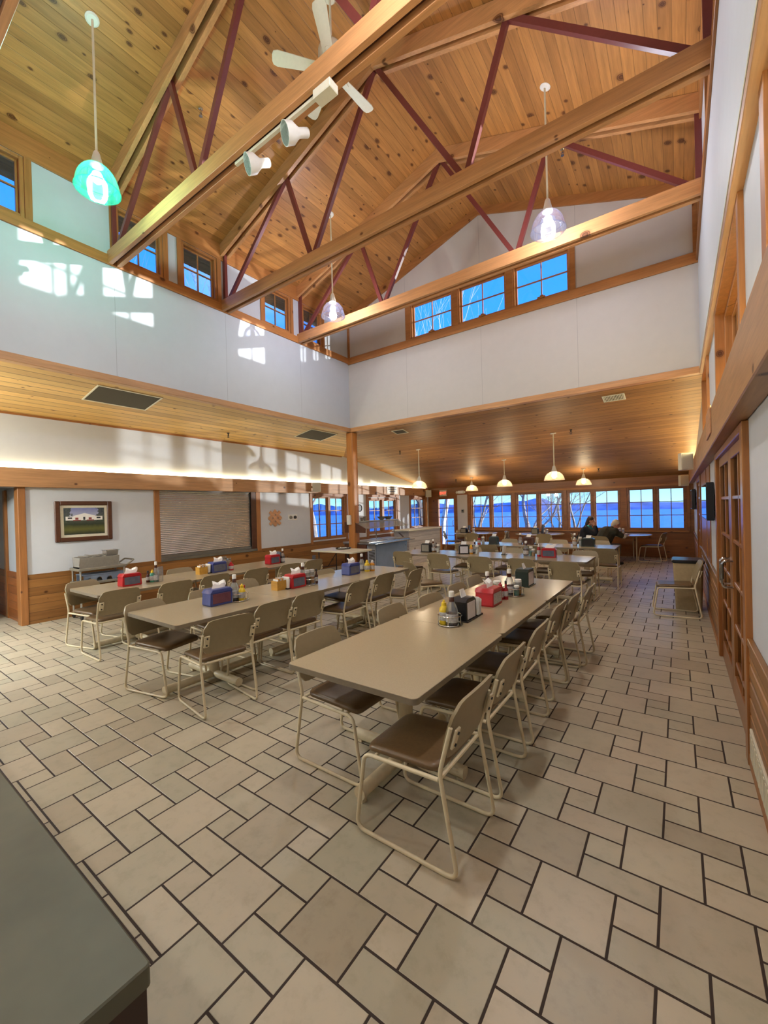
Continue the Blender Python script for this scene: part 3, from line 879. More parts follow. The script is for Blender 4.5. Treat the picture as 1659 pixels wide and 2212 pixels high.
for x, y, lab in ((-5.78, 9.79, 'bell pendant lamp left of the far group, beyond the corner post'), (-2.27, 9.82, 'largest looking bell pendant lamp under the far ceiling'),
                  (-4.02, 11.57, 'bell pendant lamp in the middle of the far group'), (-5.81, 13.40, 'bell pendant lamp farthest to the left, near the exit sign'),
                  (-2.26, 13.30, 'bell pendant lamp farthest back, in front of the right lake windows')):
    pendant((x, y, 2.22), softz(x, y), 2.415, 2.425, 2.54, lab, M_shade_w, M_bulb_w, LP, WW, .215, (math.atan(1 / 6), 0))

for x, y in ((-7.35, -.2), (-7.35, -2.6)):  # assumed lamps, added out of view to brighten the lower left
    pendant((x, y, 2.30), softz(x, y), 2.495, 2.505, 2.62, 'assumed bell pendant lamp added out of view under the left soffit', M_shade_w, M_bulb, 560, (.86, .95, 1), .215, (0, -math.atan(1 / 6)))
# track light under the nearest truss
t = thing('track_light', 'cream track light with two white spot heads under the nearest truss', 'track light', (-3.05, 2.65, 5.27))
MB().box(-.60, .60, -.018, .018, -.028, 0, .003).build('track', M_offwhite, t)
MB().box(.56, .76, -.055, .055, -.075, .0, .006).build('power_feed', M_offwhite, t)
for px in (.19, -.36):
    hd = MB().box(px - .035, px + .035, -.022, .022, -.06, -.028, .004)
    hd.tube([(px + .03, 0, -.06), (px + .045, 0, -.12)], .012)
    hd = hd.build('spot_arm', M_offwhite, t)
    aim = Vector((-.42, -.75, -.33)).normalized()
    q = Vector((0, 0, 1)).rotation_difference(aim).to_matrix()
    c = Vector((px + .04, 0, -.145))
    m = MB().lathe([(.0001, -.17), (.034, -.17), (.041, -.16), (.041, -.075), (.056, -.05), (.088, -.01), (.094, .065), (.089, .065)], 24, c, 0, q)
    m.lathe([(.089, .065), (.080, 0), (.034, -.035), (.0001, -.035)], 24, c, 1, q)
    so = m.build('spot_shade', [M_white, plain('spot_reflector', S(120, 116, 106), .5)], t, angle=40)
    MB().lathe([(.0001, -.03), (.05, -.015), (.055, .0), (.03, .022), (.0001, .028)], 18, c, 0, q).build('spot_bulb', M_grey, so)
# ceiling fan
t = thing('ceiling_fan', 'cream five-blade ceiling fan hanging from the ridge', 'ceiling fan', (-3.14, 3.60, 6.70))
MB().lathe([(.0001, .80), (.05, .80), (.075, .83), (.08, .86), (.0001, .87)], 20).build('canopy', M_offwhite, t)
MB().tube([(0, 0, .2), (0, 0, .82)], .013).build('downrod', M_offwhite, t)
MB().lathe([(.0001, -.03), (.05, -.03), (.065, .0), (.065, .06), (.12, .075), (.15, .12), (.15, .21), (.11, .27), (.03, .31), (.0001, .31)], 28).build('motor_housing', M_offwhite, t)
for k in range(5):
    a = math.radians(13 + 72 * k)
    b = MB().prism([(.15, -.052), (.60, -.075), (.645, -.062), (.66, -.03), (.66, .03), (.645, .062), (.60, .075), (.15, .052)], 0, .008)
    b.xform(Matrix.Rotation(math.radians(11), 4, 'X')).xform(Matrix.Rotation(a, 4, 'Z'))
    bo = b.build('fan_blade', M_offwhite, t)
    i = MB().prism([(.05, -.02), (.16, -.014), (.19, -.035), (.25, -.02), (.26, 0), (.25, .02), (.19, .035), (.16, .014), (.05, .02)], -.008, -.001)
    i.xform(Matrix.Rotation(math.radians(11), 4, 'X')).xform(Matrix.Rotation(a, 4, 'Z')).build('blade_iron', M_offwhite, bo)
# vents and sprinklers
def vent(x0, x1, y0, y1, label, fm, gm, slats, group):
    c = ((x0 + x1) / 2, (y0 + y1) / 2)
    z = softz(*c)
    t = thing('ceiling_vent', label, 'vent', (c[0], c[1], z), 0, group)
    if c[1] < YG: t.rotation_euler = (0, -math.atan(1 / 6), 0)
    else: t.rotation_euler = (-math.atan(1 / 6), 0, 0)
    hx, hy = (x1 - x0) / 2, (y1 - y0) / 2
    f = MB(); w = .025
    f.box(-hx, -hx + w, -hy, hy, -.012, 0, .003); f.box(hx - w, hx, -hy, hy, -.012, 0, .003)
    f.box(-hx + w, hx - w, -hy, -hy + w, -.012, 0, .003); f.box(-hx + w, hx - w, hy - w, hy, -.012, 0, .003)
    f.build('vent_frame', fm, t)
    gr = MB().box(-hx + w, hx - w, -hy + w, hy - w, -.006, -.002)
    gr.build('vent_mesh', gm, t)
    if slats:
        s = MB()
        n = 13
        for k in range(n):
            x = -hx + w + (2 * hx - 2 * w) * (k + .5) / n
            s.box(x - .006, x + .006, -hy + w, hy - w, -.011, -.006)
        s.build('vent_slats', fm, t)
vent(-7.38, -6.76, 2.47, 3.40, 'large dark return vent in the left soffit, nearest the camera', M_offwhite, M_grille, False, 'soffit vents')
vent(-7.43, -6.82, 6.78, 7.68, 'dark return vent in the left soffit near the corner post', M_offwhite, M_grille, False, 'soffit vents')
vent(-5.59, -5.25, 8.20, 8.47, 'small dark vent in the far ceiling behind the corner post', M_offwhite, M_grille, False, 'soffit vents')
vent(-1.07, -.72, 8.18, 8.46, 'white slatted register in the far ceiling near the right wall', M_white, M_grille, True, 'soffit vents')
for x, y, z, lab in ((-7.83, 5.29, None, 'on the left soffit'), (-6.34, 9.72, None, 'left on the far ceiling'), (-1.88, 9.72, None, 'right on the far ceiling'), (-6.46, 13.52, None, 'left near the lake windows'),
                     (-1.87, 13.39, None, 'right near the lake windows'), (-5.0, 3.11, 1, 'on the roof boards at the left'), (-1.32, 6.70, 1, 'on the roof boards at the right')):
    zz = roofz(x) if z else softz(x, y)
    t = thing('sprinkler_head', 'small metal sprinkler head ' + lab, 'sprinkler', (x, y, zz), 0, 'sprinkler heads')
    MB().lathe([(.0001, 0), (.03, 0), (.028, -.012), (.012, -.02), (.012, -.06), (.0001, -.06)][::-1], 12).build('pipe', M_chrome if z else M_darkmetal, t)
    MB().tube([(-.018, 0, -.05), (-.02, 0, -.075), (0, 0, -.095), (.02, 0, -.075), (.018, 0, -.05)], .005, 6).lathe([(.0001, -.1), (.024, -.1), (.024, -.095), (.0001, -.095)], 12).build('deflector', M_chrome if z else M_darkmetal, t)

# ------------------------------------------------------------------ WALL FITTINGS
def speaker(loc, rz, w, d, h, label):
    t = thing('loudspeaker', label, 'loudspeaker', loc, rz, 'wall loudspeakers')
    MB().prism([(-w / 2, 0), (w / 2, 0), (w / 2, d * .7), (w * .3, d), (-w * .3, d), (-w / 2, d * .7)], 0, h, 'Z', 0, .006).build('speaker_cabinet', M_offwhite, t)
    MB().box(-w / 2 + .012, w / 2 - .012, -.006, .0, .012, h - .012, .004).build('speaker_grille', plain('speaker_cloth', S(196, 190, 172), .7, noise=.12, nscale=300), t)
    MB().box(-.02, .02, d - .01, d + .05, h * .4, h * .6).build('wall_bracket', M_darkmetal, t)
speaker((.14, 9.0, 2.21), math.radians(25), .19, .16, .30, 'larger cream loudspeaker on the right header beam')
speaker((.14, 13.2, 2.06), math.radians(25), .19, .16, .28, 'smaller looking cream loudspeaker at the far end of the right beam')
speaker((-8.02, 8.10, 2.19), math.radians(50), .22, .12, .25, 'grey loudspeaker on the left valance beam above the paired windows')
speaker((-8.02, 14.3, 2.10), math.radians(50), .22, .14, .28, 'cream loudspeaker in the far left corner beside the exit sign')
o = MB().box(WL + .13, WL + .145, 11.68, 12.35, 2.20, 2.47, .004)
t = thing('notice_board', 'pale notice plate on the left valance beam beyond the post', 'sign', (WL + .13, 12.0, 2.20))
MB().box(0, .014, -.33, .33, 0, .27, .003).build('plate', M_white, t)
m = MB()
for k, wd in enumerate((.22, .25, .18)): m.box(.014, .0155, -wd, wd, .20 - k * .065, .225 - k * .065)
m.build('printed_lines', M_greyblue, t)
# clock
t = thing('wall_clock', 'round chrome-rimmed wall clock just right of the corner post', 'clock', (WL, 10.30, 1.72))
q = Matrix.Rotation(PI / 2, 3, 'Y')
MB().lathe([(.095, 0), (.115, .0), (.115, .03), (.10, .036), (.095, .02)], 28, (0, 0, 0), 0, q).build('clock_rim', M_darkmetal, t)
MB().lathe([(.0001, 0), (.096, 0), (.096, .015), (.0001, .015)], 28, (0, 0, 0), 0, q).build('clock_face', M_white, t)
MB().box(.016, .019, -.005, .005, 0, .07).build('minute_hand', M_black, t)
MB().box(.016, .019, 0, .05, -.005, .005).build('hour_hand', M_black, t)
# woven wood wall art
t = thing('wall_ornament', 'woven lattice of pale wooden blocks hung on the left wall', 'wall art', (WL, 6.885, 1.515))
for i in range(3):
    for d in (-1, 1):
        m = MB().box(.004 if d > 0 else .012, .03 if d > 0 else .034, -.23 + (.07 if i != 1 else 0), .23 - (.07 if i != 1 else 0), (i - 1) * .112 - .038, (i - 1) * .112 + .038, .004)
        m.xform(Matrix.Rotation(d * PI / 4, 4, 'X')).build('wood_strip', M_woven, t)
t = thing('switch_plate', 'white double control plate beside the wooden wall ornament', 'switch', (WL, 7.48, 1.44))
MB().box(0, .012, -.16, .16, 0, .15, .004).build('plate', M_white, t)
for y in (-.075, .075):
    MB().lathe([(.0001, 0), (.045, 0), (.04, .03), (.0001, .032)], 18, (.01, y, .075), 0, q).build('knob', M_grey if y < 0 else M_black, t)
# outlet on wainscot
t = thing('outlet_plate', 'small pale socket plate low on the wainscot behind the folding table', 'socket', (WL + .02, 8.2, .36))
MB().box(0, .008, -.06, .06, -.07, .07, .003).build('plate', M_greyblue, t)
MB().box(.008, .010, -.02, .02, .015, .045).box(.008, .010, -.02, .02, -.045, -.015).build('sockets', M_grey, t)
# framed painting
t = thing('framed_painting', 'framed painting of a white house and lawn on the left wall', 'picture', (WL, 2.775, 1.26))
W2, HH = .42, .68
fr = MB()
fr.box(0, .035, -W2, -W2 + .075, 0, HH, .01); fr.box(0, .035, W2 - .075, W2, 0, HH, .01)
fr.box(0, .035, -W2 + .07, W2 - .07, 0, .07, .01); fr.box(0, .035, -W2 + .07, W2 - .07, HH - .07, HH, .01)
fr.build('picture_frame', M_darkwood, t)
MB().box(0, .012, -W2 + .07, W2 - .07, .065, HH - .065).build('mat_board', M_offwhite, t)
def painting_mat():
    tt = NT('painted_canvas'); c = tt.xyz()
    n = tt.noise(tt.obj(), 16, 4, .6); n2 = tt.noise(tt.obj(), 40, 3)
    y, z = c['Y'], c['Z']
    zz = tt.math('ADD', z, tt.math('MULTIPLY', tt.math('SUBTRACT', n, .5), .06))
    base = tt.ramp(tt.math('DIVIDE', zz, .68), [(.17, S(34, 42, 34)[:3]), (.30, S(96, 96, 40)[:3]), (.42, S(44, 54, 36)[:3]), (.50, S(70, 76, 60)[:3]), (.62, S(176, 178, 200)[:3]), (.82, S(126, 136, 190)[:3])])
    tr = tt.math('MULTIPLY', tt.math('GREATER_THAN', tt.math('ADD', tt.math('ABSOLUTE', y), tt.math('MULTIPLY', tt.math('SUBTRACT', n, .5), .3)), .20), tt.math('GREATER_THAN', z, .32))
    base = tt.mix(tt.math('MULTIPLY', tr, .9), base, tt.ramp(n2, [(.3, S(22, 30, 26)[:3]), (.7, S(70, 84, 62)[:3])]))
    tt.principled(base, .5)
    return tt.mat
MB().box(0, .015, -.295, .30, .115, .565).build('canvas', painting_mat(), t)
hs = MB()
hs.box(.015, .0162, -.27, .27, .355, .42, 0, 0)
hs.add([(.0161, -.16, .355), (.0161, .16, .355), (.0161, .16, .43), (.0161, 0, .475), (.0161, -.16, .43), (.0166, -.16, .355), (.0166, .16, .355), (.0166, .16, .43), (.0166, 0, .475), (.0166, -.16, .43)],
       [(0, 1, 2, 3, 4), (9, 8, 7, 6, 5), (0, 5, 6, 1), (1, 6, 7, 2), (2, 7, 8, 3), (3, 8, 9, 4), (4, 9, 5, 0)], 0)
for y in (-.115, .08): hs.box(.0166, .017, y - .02, y + .025, .365, .40, 0, 1); hs.box(.0166, .017, y - .05, y + .06, .345, .362, 0, 1)
for y in (-.21, .21): hs.box(.0162, .017, y - .03, y + .03, .38, .405, 0, 2)
hs.box(.0166, .017, -.02, .01, .36, .41, 0, 2)
hs.build('painted_house', [M_paper, plain('brick_red_paint', S(140, 60, 56), .6), plain('dark_paint', S(40, 44, 48), .6)], t)
# exit sign with real letters, emergency lamp, thermostat
t = thing('exit_sign', 'lit exit sign with red letters above the far glazed door', 'exit sign', (-7.63, YF - .005, 2.12))
MB().box(-.15, .15, -.05, 0, 0, .25, .006).build('sign_housing', M_offwhite, t)
cu = bpy.data.curves.new('exit_letters', 'FONT'); cu.body = 'EXIT'; cu.size = .15; cu.align_x = 'CENTER'; cu.extrude = .002
ob = bpy.data.objects.new('exit_letters', cu); COL.objects.link(ob)
bpy.context.view_layer.update()
me = bpy.data.meshes.new_from_object(ob.evaluated_get(bpy.context.evaluated_depsgraph_get()))
bpy.data.objects.remove(ob)
lo = bpy.data.objects.new('exit_letters', me); COL.objects.link(lo); lo.parent = t
me.materials.clear(); me.materials.append(emit('exit_red_glow', (1, .06, .03, 1), 3.0))
lo.location = (0, -.052, .07); lo.rotation_euler = (PI / 2, 0, 0)
t = thing('emergency_lamp', 'white emergency lamp box with two heads above the pale far wall panel', 'emergency lamp', (-6.86, YF - .005, 2.19))
MB().box(-.12, .12, -.06, 0, 0, .11, .01).build('lamp_box', M_white, t)
for s in (-1, 1): MB().lathe([(.0001, 0), (.045, 0), (.05, .03), (.0001, .05)], 14, (s * .15, -.05, .05), 0, Matrix.Rotation(PI / 2, 3, 'X')).build('lamp_head', M_offwhite, t)
t = thing('thermostat', 'small dark thermostat on the pale far wall panel', 'thermostat', (-6.81, YF - .012, 1.45))
MB().box(-.05, .05, -.03, 0, 0, .12, .006).build('thermostat_case', M_grey, t); MB().box(-.03, .03, -.034, -.03, .05, .10).build('thermostat_dial', M_black, t)

# ------------------------------------------------------------------ FRONT COUNTER
t = thing('counter', 'grey-green topped service counter in the near left corner', 'counter', (-2.5, -.2, 0))
off = (-2.5, -.2, 0)
MB().prism(rrect(-6.0, -.744, -.62, .325, .008, 3), .86, .90, 'Z', 0, .003).build('countertop', M_counter, t, off)
MB().box(-5.98, -.748, -.60, .318, 0, .86).build('counter_base', M_counter_side, t, off)

# ------------------------------------------------------------------ CHAIRS
def make_chair(label, loc, rz, group):
    t = thing('dining_chair', label, 'chair', loc, rz, group)
    # seat pad
    ol = rrect(-.195, .235, -.205, .205, .055, 5)
    m = MB(); n = len(ol); V = []
    def zc(x): return -.022 * max(0, (x - .10) / .135) ** 2 + .010 * max(0, (-x - .05) / .15)
    for (k, dz) in ((.94, -.018), (1.0, -.010), (1.0, .006), (.965, .016), (.85, .020), (.5, .016)):
        for x, y in ol:
            xx = .02 + (x - .02) * k; V.append((xx, y * k, .445 + dz + zc(xx)))
    F = []
    for i in range(5):
        for k in range(n): F.append((i * n + k, i * n + (k + 1) % n, (i + 1) * n + (k + 1) % n, (i + 1) * n + k))
    F.append(tuple(range(n - 1, -1, -1))); F.append(tuple(5 * n + k for k in range(n)))
    m.add(V, F).build('seat', M_seat, t, angle=60)
    # back rest: curved rounded panel
    m = MB(); nc, nr = 14, 7; hw = .222; zl, zh = .515, .795; r = .065
    def pt(i, j, side):
        y = -hw + 2 * hw * i / nc
        e = hw - abs(y)
        ins = 0 if e >= r else r - math.sqrt(max(0, r * r - (r - e) ** 2))
        crown = .010 * (1 - (y / hw) ** 2)
        z = (zl + ins * .75) + ((zh + crown - ins) - (zl + ins * .75)) * j / nr
        f = (z - zl) / (zh - zl)
        x = -.222 - .082 * f - .012 * (1 - (y / hw) ** 2) + .010 * math.sin(f * PI)
        return (x - (.008 if side else -.008), y, z)
    V = [pt(i, j, sd) for sd in (0, 1) for i in range(nc + 1) for j in range(nr + 1)]
    q = (nc + 1) * (nr + 1); F = []
    def ix(i, j, sd): return sd * q + i * (nr + 1) + j
    for i in range(nc):
        for j in range(nr):
            F.append((ix(i, j, 0), ix(i + 1, j, 0), ix(i + 1, j + 1, 0), ix(i, j + 1, 0)))
            F.append((ix(i, j, 1), ix(i, j + 1, 1), ix(i + 1, j + 1, 1), ix(i + 1, j, 1)))
        F.append((ix(i, 0, 0), ix(i, 0, 1), ix(i + 1, 0, 1), ix(i + 1, 0, 0))); F.append((ix(i, nr, 0), ix(i + 1, nr, 0), ix(i + 1, nr, 1), ix(i, nr, 1)))
    for j in range(nr):
        F.append((ix(0, j, 0), ix(0, j + 1, 0), ix(0, j + 1, 1), ix(0, j, 1))); F.append((ix(nc, j, 0), ix(nc, j, 1), ix(nc, j + 1, 1), ix(nc, j + 1, 0)))
    m.add(V, F).build('backrest', M_back, t, angle=50)
    for s in (-1, 1):
        y = s * .226
        path = fillet([(-.272, y, .685), (-.210, y, .462), (-.290, y, .0115), (.285, y, .0115), (.222, y, .415), (-.205, y, .430)], [0, .04, .06, .06, .045, 0], 5)
        MB().tube(path, .0105, 8).build('side_frame', M_cream, t, angle=60)
        br = MB().box(-.012, .0, -.022, .022, 0, .10, .003)
        br.xform(Matrix.Translation((-.262, s * .200, .585)) @ Matrix.Rotation(-.29, 4, 'Y'))
        b = br.build('back_bracket', M_cream, t)
        for z in (.02, .08):
            sc = MB().lathe([(.0001, 0), (.008, 0), (.007, .006), (.0001, .007)], 8, (0, 0, 0), 0, Matrix.Rotation(-PI / 2, 3, 'Y'))
            sc.xform(Matrix.Translation((-.262, s * .200, .585)) @ Matrix.Rotation(-.29, 4, 'Y') @ Matrix.Translation((-.012, 0, z))).build('screw', M_screw, b)
    MB().tube([(-.205, -.226, .430), (-.205, .226, .430)], .0095, 8).build('cross_bar', M_cream, t)
    MB().tube([(.16, -.226, .416), (.16, .226, .416)], .009, 8).build('cross_bar', M_cream, t)
    return t
ORD = ['first', 'second', 'third', 'fourth', 'fifth', 'sixth', 'seventh']
chairs = []
def rowlab(side, row, i, n): return 'taupe dining chair, %s from the near end, %s side of the %s' % (ORD[i], {'right': 'aisle', 'left': 'shutter'}[side], row)
ROWA, ROWB, ROWC = 'front row', 'middle row', 'shutter-wall row'
for i, (x, y, h) in enumerate([(-1.11, 1.86, 180), (-1.12, 2.46, 180), (-1.13, 3.09, 181), (-1.16, 3.84, 179), (-1.12, 4.27, 178), (-1.07, 4.80, 180)]):
    chairs.append((x, y, h, rowlab('right', ROWA, i, 6)))
for i, (x, y, h) in enumerate([(-1.84, 2.11, 0), (-1.80, 3.00, 2), (-1.73, 3.56, -3), (-1.74, 4.20, 0), (-1.79, 4.80, 1)]):
    chairs.append((x, y, h, rowlab('left', ROWA, i, 5)))
for i, (x, y, h) in enumerate([(-3.36, 2.086, 172), (-3.50, 2.62, 180), (-3.50, 3.10, 178), (-3.46, 3.88, 182), (-3.52, 4.50, 180), (-3.33, 4.96, 186)]):
    chairs.append((x, y, h, rowlab('right', ROWB, i, 6)))
for i, (x, y, h) in enumerate([(-4.10, 2.015, 12), (-4.13, 2.64, 0), (-4.28, 3.24, 0), (-3.92, 4.36, 0)]):
    chairs.append((x, y, h, rowlab('left', ROWB, i, 3)))
chairs.append((-3.40, 5.86, 60, 'taupe sled-base dining chair standing behind the far end of the middle table row'))
for i, (x, y, h) in enumerate([(-5.68, 2.14, 180), (-5.60, 2.76, 181), (-5.65, 3.36, 179), (-5.60, 4.02, 180), (-5.55, 4.63, 181), (-5.58, 5.22, 180)]):
    chairs.append((x, y, h, rowlab('right', ROWC, i, 6)))
for i, (x, y, h) in enumerate([(-6.28, 2.21, 14), (-6.26, 3.47, 0)]):
    chairs.append((x, y, h, rowlab('left', ROWC, i, 2)))
ROWD, ROWE = 'first crosswise row', 'last crosswise row'
def rowl2(side, row, i): return 'taupe dining chair on the %s side of the %s, %s from the left' % (side, row, ORD[i])
for i, (x, y, h) in enumerate([(-4.55, 7.24, 90), (-3.69, 7.12, 92), (-2.82, 7.02, 90), (-2.10, 7.02, 89), (-1.42, 6.88, 90)]):
    chairs.append((x, y, h, rowl2('near', ROWD, i)))
for i, (x, y, h) in enumerate([(-3.62, 8.00, 270), (-2.75, 8.02, 270), (-2.02, 8.0, 270), (-1.42, 7.98, 268)]):
    chairs.append((x, y, h, rowl2('far', ROWD, i)))
for i, (x, y, h) in enumerate([(-4.10, 9.18, 90), (-3.52, 9.2, 90), (-2.55, 9.2, 91), (-1.18, 9.12, 90)]):
    chairs.append((x, y, h, rowl2('near', ROWE, i)))
for i, (x, y, h) in enumerate([(-3.6, 10.35, 270), (-2.4, 10.38, 270), (-1.5, 10.35, 270)]):
    chairs.append((x, y, h, rowl2('far', ROWE, i)))
chairs += [(-.06, 7.42, 184, 'lone taupe sled-base dining chair in front of the beige waste bin by the right wall'),
           (-1.63, 12.34, 75, 'taupe dining chair with the person in the olive jacket sitting on it'),
           (-2.28, 13.15, 20, 'taupe dining chair with the person in the navy coat sitting on it'),
           (-.62, 13.75, 165, 'taupe dining chair pushed up to the right side of the rightmost round table'),
           (-2.74, 13.85, 178, 'taupe dining chair with a black bag hung on it between two round tables'),
           (-5.55, 12.95, 95, 'taupe dining chair on the near side of the leftmost round table'),
           (-6.75, 13.7, 20, 'taupe dining chair between the leftmost round table and the far glazed door'),
           (-6.55, 14.35, -35, 'taupe dining chair behind the leftmost round table, against the glazed door'),
           (-5.02, 13.75, 185, 'taupe dining chair right of the leftmost round table'),
           (-4.55, 14.0, 5, 'taupe dining chair left of the middle round table'),
           (-3.30, 13.0, 95, 'taupe dining chair on the near side of the middle round table'),
           ]
proto = None
for x, y, h, lab in chairs:
    if proto is None: proto = make_chair(lab, (x, y, 0), math.radians(h), 'sled-base dining chairs')
    else: dup(proto, (x, y, 0), math.radians(h), lab)

# ------------------------------------------------------------------ TABLES
def make_table(label, loc, rz, group):
    t = thing('dining_table', label, 'table', loc, rz, group)
    hx, hy = .457, .608
    top = MB().prism(rrect(-hx, hx, -hy, hy, .035, 5), .708, .7385, 'Z')
    tt = top.build('edge_band', M_edge, t)
    MB().prism(rrect(-hx + .002, hx - .002, -hy + .002, hy - .002, .034, 5), .7385, .74, 'Z', 0, .0007).build('tabletop', M_laminate, t)
    MB().lathe([(.048, .05), (.048, .69), (.0481, .70)], 18).box(-.20, .20, -.20, .20, .69, .708, .004).build('column', M_cream, t)
    MB().tube([(0, -.50, .055), (0, .50, .055)], .038, 14).box(-.02, .02, -.50, -.46, 0, .03).box(-.02, .02, .46, .50, 0, .03).build('foot', M_cream, t)
    MB().tube([(-.42, 0, .052), (.42, 0, .052)], .038, 14).box(-.41, -.37, -.02, .02, 0, .03).box(.37, .41, -.02, .02, 0, .03).build('foot', M_cream, t)
    return t
tabs = []
for i, y in enumerate((2.285, 3.502, 4.720)): tabs.append((-1.50, y, 0, 'long beige laminate table, %s unit of the %s' % (('nearest', 'middle', 'farthest')[i], ROWA)))
for i, y in enumerate((2.365, 3.582, 4.800)): tabs.append((-3.86, y, 0, 'long beige laminate table, %s unit of the %s' % (('nearest', 'middle', 'farthest')[i], ROWB)))
for i, y in enumerate((2.565, 3.782, 5.000)): tabs.append((-6.00, y, 0, 'long beige laminate table, %s unit of the %s' % (('nearest', 'middle', 'farthest')[i], ROWC)))
for i, x in enumerate((-4.24, -3.02, -1.80)): tabs.append((x, 7.56, 90, 'beige laminate table, %s unit of the %s' % (('left', 'middle', 'right')[i], ROWD)))
for i, x in enumerate((-4.10, -2.88, -1.66)): tabs.append((x, 9.86, 90, 'beige laminate table, %s unit of the %s' % (('left', 'middle', 'right')[i], ROWE)))
tp = None
for x, y, h, lab in tabs:
    if tp is None: tp = make_table(lab, (x, y, 0), math.radians(h), 'beige laminate tables'); t = tp
    else: t = dup(tp, (x, y, 0), math.radians(h), lab)
    if x > -1.9 and h == 90:
        MB().tube([(.43, -.585, 0), (.43, -.585, .708)], .013, 8).build('corner_leg', M_cream, t)
# round tables
def round_table(x, y, label):
    t = thing('round_table', label, 'table', (x, y, 0), 0, 'round tables by the lake windows')
    MB().lathe([(.0001, .715), (.735, .715), (.745, .722), (.745, .738), (.74, .74), (.0001, .74)], 40).build('tabletop', M_laminate, t)
    for k in range(4):
        a = PI / 4 + k * PI / 2 + .2
        MB().tube([(.45 * math.cos(a), .45 * math.sin(a), 0), (.45 * math.cos(a), .45 * math.sin(a), .715)], .018, 10).build('leg', M_cream, t)
round_table(-5.88, 13.80, 'round beige table farthest left, near the glazed door')
round_table(-3.69, 13.82, 'round beige table in the middle by the lake windows')
round_table(-1.36, 13.86, 'round beige table where the two people sit')
# folding table by the post
t = thing('folding_table', 'white plastic folding table in front of the corner post', 'table', (-6.48, 7.30, 0))
MB().prism(rrect(-.64, .64, -.37, .37, .03, 4), .70, .74, 'Z', 0, .006).build('tabletop', M_offwhite, t)
for s in (-1, 1):
    MB().tube(fillet([(s * .44, -.30, .70), (s * .44, -.30, .012), (s * .44, .30, .012), (s * .44, .30, .70)], .03), .013, 8).build('leg_frame', M_darkmetal, t)
    MB().tube([(s * .44, 0, .32), (s * .12, 0, .70)], .009, 6).tube([(s * .44, -.30, .32), (s * .44, .30, .32)], .009, 6).build('brace', M_darkmetal, t)
t = thing('serving_tray', 'round serving tray of small items on the white folding table', 'tray', (-6.55, 7.45, .74))
MB().lathe([(.0001, 0), (.17, 0), (.19, .025), (.186, .027), (.167, .006), (.0001, .006)], 28).build('tray', M_darkmetal, t)
m = MB()
for k in range(11):
    a = k * 2.4; r = .04 + .011 * k
    m.lathe([(.0001, .006), (.016, .006), (.02, .03), (.0001, .034)], 10, (r * math.cos(a), r * math.sin(a), 0))
m.build('small_cups', M_paper, t)

# ------------------------------------------------------------------ SALAD BAR AND WOOD COUNTER
t = thing('salad_bar', 'stainless salad bar with sneeze guard right of the corner post', 'salad bar', (-6.55, 8.85, 0))
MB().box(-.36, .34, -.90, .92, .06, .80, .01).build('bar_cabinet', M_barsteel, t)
MB().box(-.34, .30, -.86, .88, 0, .06).build('kick_plate', M_darkmetal, t)
MB().box(-.42, .42, -.94, .96, .80, .86, .012).build('bar_top', M_steel, t)
MB().box(.42, .60, -.90, .92, .81, .83, .006).build('tray_rail', M_steel, t)
m = MB().box(.34, .352, -.90, -.58, .12, .79, .004); m.build('louver_panel', M_louver, t)
m = MB()
for k in range(14): m.box(.352, .356, -.86, -.62, .16 + k * .036, .178 + k * .036)
m.build('louver_slots', M_black, t)
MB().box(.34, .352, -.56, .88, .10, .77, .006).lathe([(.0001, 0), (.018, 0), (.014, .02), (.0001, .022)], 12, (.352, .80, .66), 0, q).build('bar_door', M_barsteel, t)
m = MB()
for i in range(4): m.box(-.25, .28, -.84 + i * .43, -.46 + i * .43, .861, .875, .006)
m.build('food_wells', M_steel2, t)
for y in (-.86, .0, .86):
    MB().tube([(-.05, y, .86), (-.05, y, 1.32)], .014, 8).build('guard_post', M_chrome, t)
g1 = MB(); g1.add([(.34, -.96, 1.20), (.34, .98, 1.20), (-.02, .98, 1.36), (-.02, -.96, 1.36), (.34, -.96, 1.206), (.34, .98, 1.206), (-.02, .98, 1.366), (-.02, -.96, 1.366)], [(0, 1, 2, 3), (7, 6, 5, 4), (0, 4, 5, 1), (1, 5, 6, 2), (2, 6, 7, 3), (3, 7, 4, 0)])
g1.build('sneeze_guard', M_jar, t)
MB().box(-.20, .02, -.98, 1.0, 1.355, 1.375, .004).tube([(.34, -.96, 1.203), (.34, .98, 1.203)], .01).build('guard_shelf', M_steel2, t)
e_ = MB().prism([(-.30, 1.10), (.35, 1.10), (.36, 1.20), (.0, 1.37), (-.30, 1.37)], -.985, -.965, 'Y'); e_.build('guard_end', M_darkwood, t)
MB().box(-.36, .34, -.94, -.90, .10, .80).build('end_panel', M_darkwood, t)
for i, (y, w_, h_) in enumerate(((8.0, .045, .07), (8.14, .04, .065), (8.33, .045, .08), (8.46, .05, .11))):
    t = thing('serving_cup', ('dark cup, leftmost of the cups on the salad bar shelf', 'grey cup, second from the left on the salad bar shelf', 'cup third from the left on the salad bar shelf', 'tallest cup, rightmost of the four on the salad bar shelf')[i], 'cup', (-6.66, y, 1.375), 0, 'cups on the salad bar shelf')
    MB().lathe([(w_ * .7, 0), (w_, h_), (w_ * .92, h_), (w_ * .62, .006), (.0001, .006)], 16).build('cup_body', M_grey, t)
    MB().lathe([(w_, h_ - .006), (w_ + .004, h_), (w_, h_ + .003)], 16).build('cup_rim', M_darkmetal, t)
